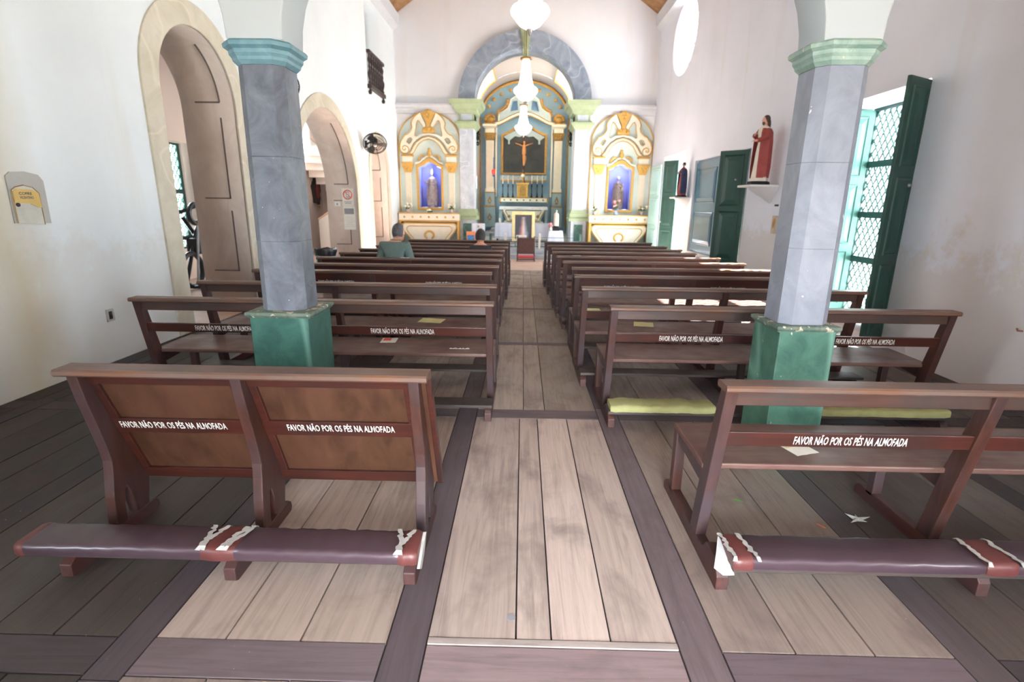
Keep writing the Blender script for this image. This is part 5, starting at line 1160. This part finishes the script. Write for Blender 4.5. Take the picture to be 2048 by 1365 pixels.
# ------------------------------------------------------------------ tribune balcony
def balcony():
    t = thing('tribune_balustrade', (-4.1, 15.5, 4.5), 'small dark turned wood balustrade of the upper opening in the left wall', 'balustrade')
    y0, y1 = 14.8, 16.3; x = -4.08
    mb = MB(); mb.box(x - .04, x + .05, y0, y1, 5.34, 5.42); mb.build('hand_rail', M['dkwood'], t, bevel=.01)
    mb = MB(); mb.box(x - .05, x + .06, y0, y1, 4.5, 4.6); mb.build('base_rail', M['dkwood'], t, bevel=.01)
    for k in range(7):
        y = y0 + .1 + k * (y1 - y0 - .2) / 6
        mb = MB(); mb.lathe([(.025, 0), (.045, .04), (.02, .1), (.05, .2), (.055, .28), (.02, .38), (.035, .42), (.02, .5), (.045, .6), (.02, .7), (.03, .74)], c=(x, y, 4.6), n=10); mb.build('baluster', M['dkwood'], t, smooth=True)
    for y in (y0 + .08, y1 - .08):
        mb = MB(); mb.lathe([(.03, 0), (.05, .05), (.03, .1), (.012, .14)], c=(x, y, 4.36), n=8); mb.build('pendant', M['dkwood'], t, smooth=True)
balcony()

# ------------------------------------------------------------------ left wall details
def cofre():
    t = thing('offering_niche_sign', (-4.12, 4.37, 1.35), 'painted arched panel on the left wall with a worn ochre band and dark lettering', 'wall sign')
    mb = MB(); mb.plate([(4.245, 1.40), (4.575, 1.39), (4.58, 1.74), (4.54, 1.79), (4.42, 1.81), (4.29, 1.80), (4.25, 1.77)], [], -4.13, -4.118, 'x'); mb.build('cement_patch', M['greymark'], t)
    ins = [(4.26, 1.40), (4.50, 1.38), (4.50, 1.64), (4.45, 1.685), (4.37, 1.70), (4.30, 1.685), (4.26, 1.66)]
    mb = MB(); mb.plate(ins, [], -4.118, -4.108, 'x'); mb.build('lid', plain('sign_off_white', (206, 206, 196), .8), t)
    mb = MB(); mb.tube([(-4.107, a, b_) for a, b_ in ins[1:] + ins[:1]], .004, 4); mb.build('edge_line', M['golddk'], t)
    mb = MB(); mb.plate([(4.265, 1.56), (4.40, 1.555), (4.46, 1.525), (4.50, 1.52), (4.495, 1.64), (4.45, 1.665), (4.30, 1.672), (4.268, 1.65)], [], -4.108, -4.104, 'x'); bd = mb.build('ochre_band', M['yellowsign'], t)
    for txt, y0, y1, z, h in (('COFRE', 4.315, 4.43, 1.635, .022), ('VICENTINO', 4.315, 4.44, 1.603, .02)):
        cu = bpy.data.curves.new('t', 'FONT'); cu.body = txt; cu.size = 1; cu.offset = .02; ob = bpy.data.objects.new('t', cu); me = bpy.data.meshes.new_from_object(ob); mb = MB(); mb.bm.from_mesh(me)
        xs = [v.co.x for v in mb.bm.verts]; a, b_ = min(xs), max(xs)
        for v in mb.bm.verts: v.co = (-4.1035, y0 + (v.co.x - a) / (b_ - a) * (y1 - y0), z + (v.co.y - .36) / .729 * h)
        bpy.data.objects.remove(ob); bpy.data.curves.remove(cu); mb.build('lettering', M['dkblue'], bd)
    mb = MB(); mb.ball((-4.106, 4.29, 1.545), .022, .2, 1, .8, 8); mb.build('padlock_stain', M['dkwood'], t)
cofre()
t_ = thing('wall_socket', (-4.12, 5.03, .47), 'small dark open socket box low on the left wall', 'wall socket')
mb = MB(); mb.plate(rect(4.985, 5.075, .41, .53), [rect(5.005, 5.055, .43, .51)], -4.13, -4.118, 'x'); mb.build('plate', M['greymark'], t_)
mb = MB(); mb.box(-4.13, -4.122, 5.0, 5.06, .425, .515); mb.ball((-4.12, 5.03, .48), .02, .5, .8, 1.2, 8); mb.build('dark_inset', M['black'], t_)
mb = MB(); mb.tube([(4.17, 4.29, .625), (4.12, 4.28, .63), (4.11, 4.28, .65)], .008, 6); tag(mb.build('wall_hook', plain('rusty_hook', (170, 120, 100), .6)), 'small rusty hook low on the right wall at the frame edge', 'hook')

# ------------------------------------------------------------------ signs on the second arch
ys = A2['y'] + A2['i'] - .006
def sgn(nm, x0, x1, z0, z1, label, parts, cat='sign'):
    t = thing(nm, ((x0 + x1) / 2, ys, z0), label, cat)
    mb = MB(); mb.box(x0, x1, ys - .010, ys - .002, z0, z1); mb.build('sheet', M['paper'], t)
    return t
t_ = sgn('no_phone_sign', -4.50, -4.22, 1.50, 1.92, 'white notice with a crossed out phone in a red ring', None)
cx_, cz_ = -4.36, 1.77; yy = ys - .013
mb = MB(); mb.torus((cx_, yy, cz_), .105, .012, 'y', 30, 6); mb.tube([(cx_ - .072, yy, cz_ + .072), (cx_ + .072, yy, cz_ - .072)], .009, 5); mb.build('red_ring', M['redink'], t_, smooth=True)
mb = MB(); mb.plate([(cx_ - .038, cz_ - .07), (cx_ + .038, cz_ - .07), (cx_ + .038, cz_ + .07), (cx_ - .038, cz_ + .07)], [[(cx_ - .028, cz_ - .05), (cx_ + .028, cz_ - .05), (cx_ + .028, cz_ + .055), (cx_ - .028, cz_ + .055)]], yy, yy + .003, 'y'); mb.build('phone_symbol', M['greyink'], t_)
mb = MB()
for z, w_ in ((1.60, .2), (1.575, .15), (1.55, .18)): mb.box(cx_ - w_ / 2, cx_ + w_ / 2, yy, yy + .002, z, z + .010)
mb.build('text_lines', M['greyink'], t_)
t_ = sgn('poster', -4.49, -4.20, .92, 1.49, 'worn white poster with a dark photo below the crossed out phone sign', None, 'poster')
mb = MB(); mb.box(-4.47, -4.23, yy, yy + .002, 1.30, 1.44); mb.build('dark_photo', M['greyink'], t_)
mb = MB()
for k in range(6): mb.box(-4.46, -4.26 + .02 * (k % 3), yy, yy + .002, 1.22 - k * .045, 1.228 - k * .045)
mb.build('text_lines', plain('faint_print', (190, 186, 186), .7), t_)
t_ = sgn('small_notice', -4.70, -4.56, 1.49, 1.60, 'tiny white card left of the crossed out phone sign', None)
mb = MB(); mb.box(-4.65, -4.62, yy, yy + .002, 1.52, 1.56); mb.build('blue_mark', M['blueink'], t_)

# ------------------------------------------------------------------ side room contents
t_ = thing('wall_carving', (-6.86, 17.9, 1.9), 'carved brown and red oval ornament on the wall beyond the second arch', 'wall ornament')
mb = MB(); n = 22; pts = []
for i in range(n): a = 2 * pi * i / n; r = 1 + .14 * sin(5 * a) + .06 * cos(11 * a); pts.append((17.75 + .27 * r * cos(a), 1.93 + .42 * r * sin(a)))
mb.plate(pts, [], -6.9, -6.8, 'x'); mb.build('frame', M['dkwood'], t_, bevel=.02)
mb = MB(); mb.ball((-6.79, 17.75, 1.93), .14, .3, 1, 1.7, 10); mb.build('painted_centre', M['redcloth'], t_, smooth=True)
mb = MB(); mb.tube([(-6.78, 17.75, 1.46), (-6.78, 17.75, 1.36)], .04, 6, .01); mb.build('drop', M['golddk'], t_)
def stair():
    cx, cy = -5.95, 17.1; t = thing('curved_stair', (cx, cy, 0), 'pale curved stair with a white side rising beyond the second arch', 'stair')
    n = 16; R0, R1 = .12, .86; rise = .2
    st = plain('stair_white', (246, 236, 226), .7, var=.02)
    for i in range(n):
        a0, a1 = radians(-110 + i * 22), radians(-110 + (i + 1) * 22); z = .2 + i * rise
        mb = MB(); pl = [(cx + R0 * cos(a0), cy + R0 * sin(a0)), (cx + R1 * cos(a0), cy + R1 * sin(a0)), (cx + R1 * cos((a0 + a1) / 2), cy + R1 * sin((a0 + a1) / 2)), (cx + R1 * cos(a1), cy + R1 * sin(a1)), (cx + R0 * cos(a1), cy + R0 * sin(a1))]
        mb.prism(pl, z - (.2 if i == 0 else .26), z, 'z'); mb.build('step', st, t)
    mb = MB(); A, B, C_, D = [], [], [], []
    for i in range(n * 2 + 1):
        a = radians(-110 + i * 11); z = .1 + i * rise / 2
        A.append((cx + .87 * cos(a), cy + .87 * sin(a), z - .12)); B.append((cx + .87 * cos(a), cy + .87 * sin(a), z + .95)); C_.append((cx + .91 * cos(a), cy + .91 * sin(a), z + .95)); D.append((cx + .91 * cos(a), cy + .91 * sin(a), z - .12))
    mb.rings([[a, b_, c_, d] for a, b_, c_, d in zip(A, B, C_, D)]); mb.build('parapet', st, t, smooth=True)
    mb = MB(); mb.tube([((p[0] + q[0]) / 2, (p[1] + q[1]) / 2, p[2] + .02) for p, q in zip(B, C_)], .035, 6); mb.build('hand_rail', plain('ochre_rail', (214, 176, 140), .6), t, smooth=True)
    mb = MB(); mb.tube([(cx, cy, 0), (cx, cy, 3.6)], .12, 12); mb.build('newel', st, t, smooth=True)
stair()
def equipment():
    t = thing('exercise_bike', (-6.1, 9.9, 0), 'black wheeled metal equipment with hoops and bars, stored beyond the nearest arch', 'equipment')
    y = 9.75; x = -6.1
    for (yy_, z, r) in ((9.45, .35, .3), (10.15, 1.12, .2), (9.75, 1.35, .17), (10.2, .4, .33)):
        mb = MB(); mb.torus((x + .05, yy_, z), r, .045, 'x', 26, 8); mb.build('hoop', M['black'], t, smooth=True)
    for p in ([(x, 9.3, .1), (x, 9.7, .9), (x + .1, 9.9, 1.4)], [(x, 10.4, .1), (x, 9.9, .8), (x - .1, 9.6, 1.3)], [(x - .2, 9.5, .9), (x + .2, 10.1, 1.0)], [(x - .15, 9.5, 1.35), (x + .1, 9.75, 1.5), (x + .25, 10.0, 1.35)], [(x - .2, 9.4, .05), (x + .2, 9.4, .05)], [(x - .2, 10.4, .05), (x + .2, 10.4, .05)]):
        mb = MB(); mb.tube(p, .035, 7); mb.build('bar', M['black'], t, smooth=True)
    mb = MB(); mb.box(x - .12, x + .14, 9.6, 10.1, .62, .92); mb.build('casing', M['black'], t, bevel=.05)
    mb = MB(); mb.tube([(x + .15, 9.4, .1), (x + .16, 9.62, 1.15)], .022, 6); mb.build('pale_bar', M['stainless'], t)
equipment()
mb = MB(); mb.box(-5.9, -5.55, 9.55, 10.1, 0, .42); mb.box(-5.88, -5.57, 9.57, 10.08, .42, .45); tag(mb.build('storage_box', M['wall'], bevel=.02), 'low white box in front of the black equipment beyond the nearest arch', 'box')
def bin_():
    x, y = -3.02, 8.02; t = thing('waste_bin', (x, y, 0), 'turquoise bin topped with a crumpled black bag by the left pews', 'bin')
    mb = MB(); mb.lathe([(.11, 0), (.15, .86), (.158, .87), (.15, .88)], c=(x, y, 0), n=20); mb.build('bucket', M['binblue'], t, smooth=True)
    rnd = random.Random(4); mb = MB(); rr = []
    for z, r in ((.80, .157), (.87, .168), (.905, .16), (.90, .12), (.86, .1)): rr.append([(x + (r + rnd.uniform(-.006, .01)) * cos(a), y + (r + rnd.uniform(-.006, .01)) * sin(a), z + rnd.uniform(-.012, .012)) for a in [2 * pi * i / 18 for i in range(18)]])
    mb.rings(rr, cap=False); mb.build('black_bag', M['bag'], t, smooth=True)
bin_()
mb = MB(); rnd = random.Random(9); rr = []
for k in range(9):
    x = -2.72 + k * .06; rr.append([(x, 7.86 + (.07 + rnd.uniform(-.02, .02)) * cos(a), .455 + .05 + (.05 + rnd.uniform(-.015, .015)) * sin(a)) for a in [2 * pi * i / 10 for i in range(10)]])
mb.rings(rr); tag(mb.build('black_bag', M['bag'], smooth=True), 'crumpled black bag on the pew seat behind the turquoise bin', 'bag')

# ------------------------------------------------------------------ loose papers and litter
def sheet(nm, x, y, z, w_, d, rot, label, mat='paper', mark=None, cat='paper'):
    xf = Matrix.Translation((x, y, z)) @ Matrix.Rotation(radians(rot), 4, 'Z'); mb = MB(xf); n = 5; g = []
    for i in range(n + 1):
        g.append([(-w_ / 2 + w_ * i / n, -d / 2, .001 + .0015 * (i % 2)), (-w_ / 2 + w_ * i / n, d / 2, .001 + .0015 * ((i + 1) % 2))])
    for a, b_ in zip(g, g[1:]): mb.face([a[0], b_[0], b_[1], a[1]]); mb.face([(p[0], p[1], p[2] + .0008) for p in (a[0], b_[0], b_[1], a[1])])
    if mark:
        t = thing(nm, (x, y, z), label, cat); mb.build('sheet', M[mat], t)
        m2 = MB(xf); m2.box(-w_ * .4, w_ * .1, -d * .1, d * .4, .0035, .0042); m2.build('print', M[mark], t)
    else: tag(mb.build(nm, M[mat]), label, cat)
sz = .4505
sheet('sticker', 1.36, 2.40, sz, .13, .2, 18, 'worn white and yellow sticker on the seat of the nearest right pew', 'paper', 'paperY')
sheet('leaflet', -1.13, 4.30, sz, .13, .16, 4, 'white leaflet with red print on the second left pew seat', 'paper', 'redink')
sheet('leaflet', -.90, 5.10, sz, .24, .2, -8, 'pale yellow green sheet on the third left pew seat', 'paperY')
sheet('leaflet', -.60, 5.95, sz, .2, .16, 5, 'pale leaflet with faint marks near the aisle on the fourth left pew seat', 'paper', 'paperY')
sheet('leaflet', -1.70, 5.93, sz, .24, .16, -3, 'pale yellow sheet mid seat on the fourth left pew', 'paperY')
sheet('leaflet', 1.22, 5.08, sz, .19, .2, -12, 'yellow sheet on the third right pew seat', 'paperY')
sheet('leaflet', .80, 5.78, sz, .18, .18, 0, 'yellow green sheet at the aisle end of the fourth right pew seat', 'paperY')
sheet('leaflet', .78, 7.52, .8905, .12, .05, 3, 'small white leaflet on a rail top right of the aisle', 'paper')
sheet('leaflet', -1.55, 6.90, .8905, .12, .05, 3, 'small white leaflet on the rail behind the man in the green shirt', 'paper')
def scuff(nm, x, y, z, label, mat, seed, w_=.16, d=.03, cat='mark'):
    rnd = random.Random(seed); mb = MB()
    for k in range(7):
        xx = x - w_ / 2 + w_ * k / 6; mb.tube([(xx, y - d / 2 + rnd.uniform(-.01, .01), z), (xx + rnd.uniform(-.01, .02), y + d / 2 + rnd.uniform(-.01, .01), z)], .0022, 4)
    mb.tube([(x - w_ / 2, y - d / 2, z), (x + w_ / 2, y - d / 2, z)], .002, 4); tag(mb.build(nm, M[mat]), label, cat)
scuff('worn_lettering', -.50, 4.09, .4505, 'worn off white lettering traces near the aisle end of the second left pew seat', 'paint', 2)
def litter():
    mb = MB(Matrix.Translation((1.23, 2.62, .003)) @ Matrix.Rotation(radians(-25), 4, 'Z')); mb.face([(-.03, 0, 0), (-.01, -.009, .003), (.02, -.006, .002), (.035, 0, 0), (.02, .007, .002), (-.01, .008, .003)]); tag(mb.build('leaf', M['leaf']), 'tiny bright green leaf on the floor under the nearest right pew', 'leaf')
    mb = MB(Matrix.Translation((1.79, 2.45, .003))); n = 5; P = []
    for k in range(10): a = k * pi / 5; r = .065 if k % 2 == 0 else .02; P.append((r * cos(a), r * sin(a) * .8, .006 + .018 * (k % 4 == 0)))
    for k in range(10): mb.face([(0, 0, .02), P[k], P[(k + 1) % 10]])
    tag(mb.build('torn_foil', M['lining']), 'pale star shaped scrap on the floor beneath the nearest right pew', 'litter')
    mb = MB(); mb.tube([(1.56, 2.41, .005), (1.585, 2.375, .005)], .0035, 6); tag(mb.build('orange_stub', plain('faded_orange', (176, 96, 70), .7), smooth=True), 'thin orange stub on the dark floor strip below the nearest right pew', 'litter')
    mb = MB(); mb.lathe([(.0001, 0), (.018, .0), (.018, .002), (.0001, .0022)], c=(-.02, 1.725, .001), n=16); tag(mb.build('floor_disc', M['greyink']), 'small grey round disc on the aisle boards', 'floor fitting')
litter()

# ------------------------------------------------------------------ people
def skinned(name, joints, edges, mat, parent, sub=2, root=0):
    me = bpy.data.meshes.new(name); o0 = wl(parent); me.from_pydata([Vector(j[0]) - o0 for j in joints], edges, [])
    o = bpy.data.objects.new(name, me); COL.objects.link(o); o.parent = parent; W[o.name] = o0.copy()
    md = o.modifiers.new('skin', 'SKIN'); md.use_smooth_shade = True
    sv = me.skin_vertices[0].data
    for i, j in enumerate(joints):
        r = j[1]; sv[i].radius = r if isinstance(r, tuple) else (r, r); sv[i].use_root = (i == root)
    s = o.modifiers.new('sub', 'SUBSURF'); s.levels = 1; s.render_levels = sub; me.materials.append(mat); return o
def person(x, y, seat, H, label, shirt, hair, tilt=(0, 0), shw=.2, bulk=1.0, armout=0, collar=True, sleeves=True):
    """seated, seen from behind; H = height of the crown above the floor"""
    t = thing('person', (x, y, 0), label, 'person'); zc = H; hd = .235
    nk = zc - hd - .0; sh = nk - .045; L = sh - seat
    tx, ty = tilt
    p = lambda a, b_, c_: (x + a, y + b_, c_)
    J = [(p(0, .0, seat + .09), (.14 * bulk, .11)), (p(0, .0, seat + L * .35), (.125 * bulk, .10)), (p(0, .01, seat + L * .7), (.14 * bulk, .105)), (p(0, .03, sh - .02), (.10 * bulk, .075)), (p(tx * .3, .045 + ty * .3, nk), (.05, .05)), (p(tx * .6, .06 + ty * .6, nk + .06), (.05, .052))]
    E_ = [(0, 1), (1, 2), (2, 3), (3, 4), (4, 5)]
    arms = {}
    for s in (-1, 1):
        b0 = len(J); ao = armout if s > 0 else 0
        J += [(p(s * shw * .85, .02, sh - .03), (.058 * bulk, .06 * bulk)), (p(s * (shw + .045), .03, sh - .30), (.045, .048)), (p(s * (shw - .0) + s * ao * .4, .22, seat + .16), (.034, .036)), (p(s * (shw - .08) + s * ao, .30, seat + .15), (.026, .03))]
        E_ += [(3, b0), (b0, b0 + 1), (b0 + 1, b0 + 2), (b0 + 2, b0 + 3)]; arms[s] = b0
        h0 = len(J); hx, hy, hz = J[b0 + 3][0]
        J.append(((hx - s * .02, hy + .05, hz - .01), (.032, .018))); E_.append((b0 + 3, h0))
        for f_ in range(4):
            k = len(J); xx = hx - s * .02 + (f_ - 1.5) * .019; ln = (.03, .036, .034, .026)[f_]
            J += [((xx, hy + .095, hz - .015), .0095), ((xx, hy + .095 + ln, hz - .03), .0085), ((xx, hy + .095 + ln * 1.6, hz - .055), .0075)]; E_ += [(h0, k), (k, k + 1), (k + 1, k + 2)]
        k = len(J); J += [((hx - s * .055, hy + .045, hz - .01), .011), ((hx - s * .075, hy + .075, hz - .02), .009)]; E_ += [(b0 + 3, k), (k, k + 1)]
    for s in (-1, 1):
        b0 = len(J); J += [(p(s * .10, .05, seat + .085), (.082, .08)), (p(s * .13, .31, seat + .085), (.06, .06)), (p(s * .13, .27, .25), (.045, .05)), (p(s * .13, .20, .08), (.032, .036)), (p(s * .13, .26, .045), (.034, .03))]; E_ += [(0, b0)] + [(b0 + i, b0 + i + 1) for i in range(4)]
    body = skinned('body', J, E_, M['skin'], t)
    # head with a face, ears
    c = Vector(p(tx, .075 + ty, zc - .125)); R_ = Matrix.Translation(c) @ Matrix.Rotation(radians(-18), 4, 'X') @ Matrix.Rotation(tx * -6, 4, 'Z')
    mb = MB(R_); mb.ball((0, 0, 0), .1, .78, .96, 1.16, 20); mb.ball((0, .03, -.07), .062, .85, 1, .75, 14); mb.ball((0, .1, -.02), .014, .8, 1, 1.5, 8); mb.ball((0, .085, -.065), .02, 1.2, .6, .4, 8)
    for s in (-1, 1): mb.ball((s * .079, -.004, -.018), .03, .35, .8, 1.15, 10); mb.ball((s * .028, .088, .012), .011, 1, .6, .8, 8)
    mb.build('head', M['skin'], t, smooth=True)
    mb = MB(R_); rr = []
    rnd = random.Random(int(x * 100)); 
    for k in range(9):
        ph = radians(-44 + 134 * k / 8); ring = []
        for i in range(28):
            a = 2 * pi * i / 28; fr = sin(a)  # +y is the face
            low = -42 if fr < .0 else 38; pp = max(ph, radians(low + (0 if fr < .1 else 12)))
            r = .112 + rnd.uniform(-.003, .003)
            ring.append((r * .80 * cos(a) * cos(pp), -.006 + r * .93 * sin(a) * cos(pp), r * 1.10 * sin(pp) + .004))
        rr.append(ring)
    mb.rings(rr, cap=True); mb.build('hair', M[hair], t, smooth=True)
    # clothes
    g = lambda i, e: (J[i][0], tuple(q + e for q in (J[i][1] if isinstance(J[i][1], tuple) else (J[i][1],) * 2)))
    K = [g(0, .012), g(1, .014), g(2, .016), g(3, .022), (tuple(a_ * .55 + b_ * .45 for a_, b_ in zip(J[3][0], J[4][0])), (.078, .072))]; KE = [(0, 1), (1, 2), (2, 3), (3, 4)]
    for s in (-1, 1):
        b0 = arms[s]; k = len(K); K += [g(b0, .022), g(b0 + 1, .014), g(b0 + 2, .012)]; KE += [(3, k), (k, k + 1), (k + 1, k + 2)]
    sh_ = skinned('shirt', K, KE, M[shirt], t)
    if collar:
        mb = MB(); cc = J[4][0]; mb.lathe([(.078, -.05), (.072, -.02), (.068, .018), (.062, .018), (.064, -.03)], c=(cc[0] - tx * .1, cc[1] - .01, cc[2] + .0), n=20, sy=1.0); mb.build('collar', M[shirt], sh_, smooth=True)
    b1 = len(J) - 10; T = [g(0, .012)]; TE = []
    for s_, q0 in ((-1, b1), (1, b1 + 5)):
        k = len(T); T += [g(q0, .01), g(q0 + 1, .012), g(q0 + 2, .014), g(q0 + 3, .016)]; TE += [(0, k), (k, k + 1), (k + 1, k + 2), (k + 2, k + 3)]
        mb = MB(); f_ = J[q0 + 4][0]; mb.ball((f_[0], f_[1] - .02, .05), .05, .9, 2.3, .95, 12); mb.build('shoe', M['shoe'], t, smooth=True)
    skinned('trousers', T, TE, M['trousers'], t)
    return t
person(-1.76, 7.22, .45, 1.325, 'person with greying hair in a grey green shirt, seated in a left pew', 'shirt', 'hairgr', tilt=(.045, .02), shw=.185, armout=.16)
person(-.69, 8.62, .45, 1.20, 'person with short dark hair in a dark shirt, seated near the aisle', 'shirt2', 'hairdk', shw=.15, bulk=.86, collar=False)
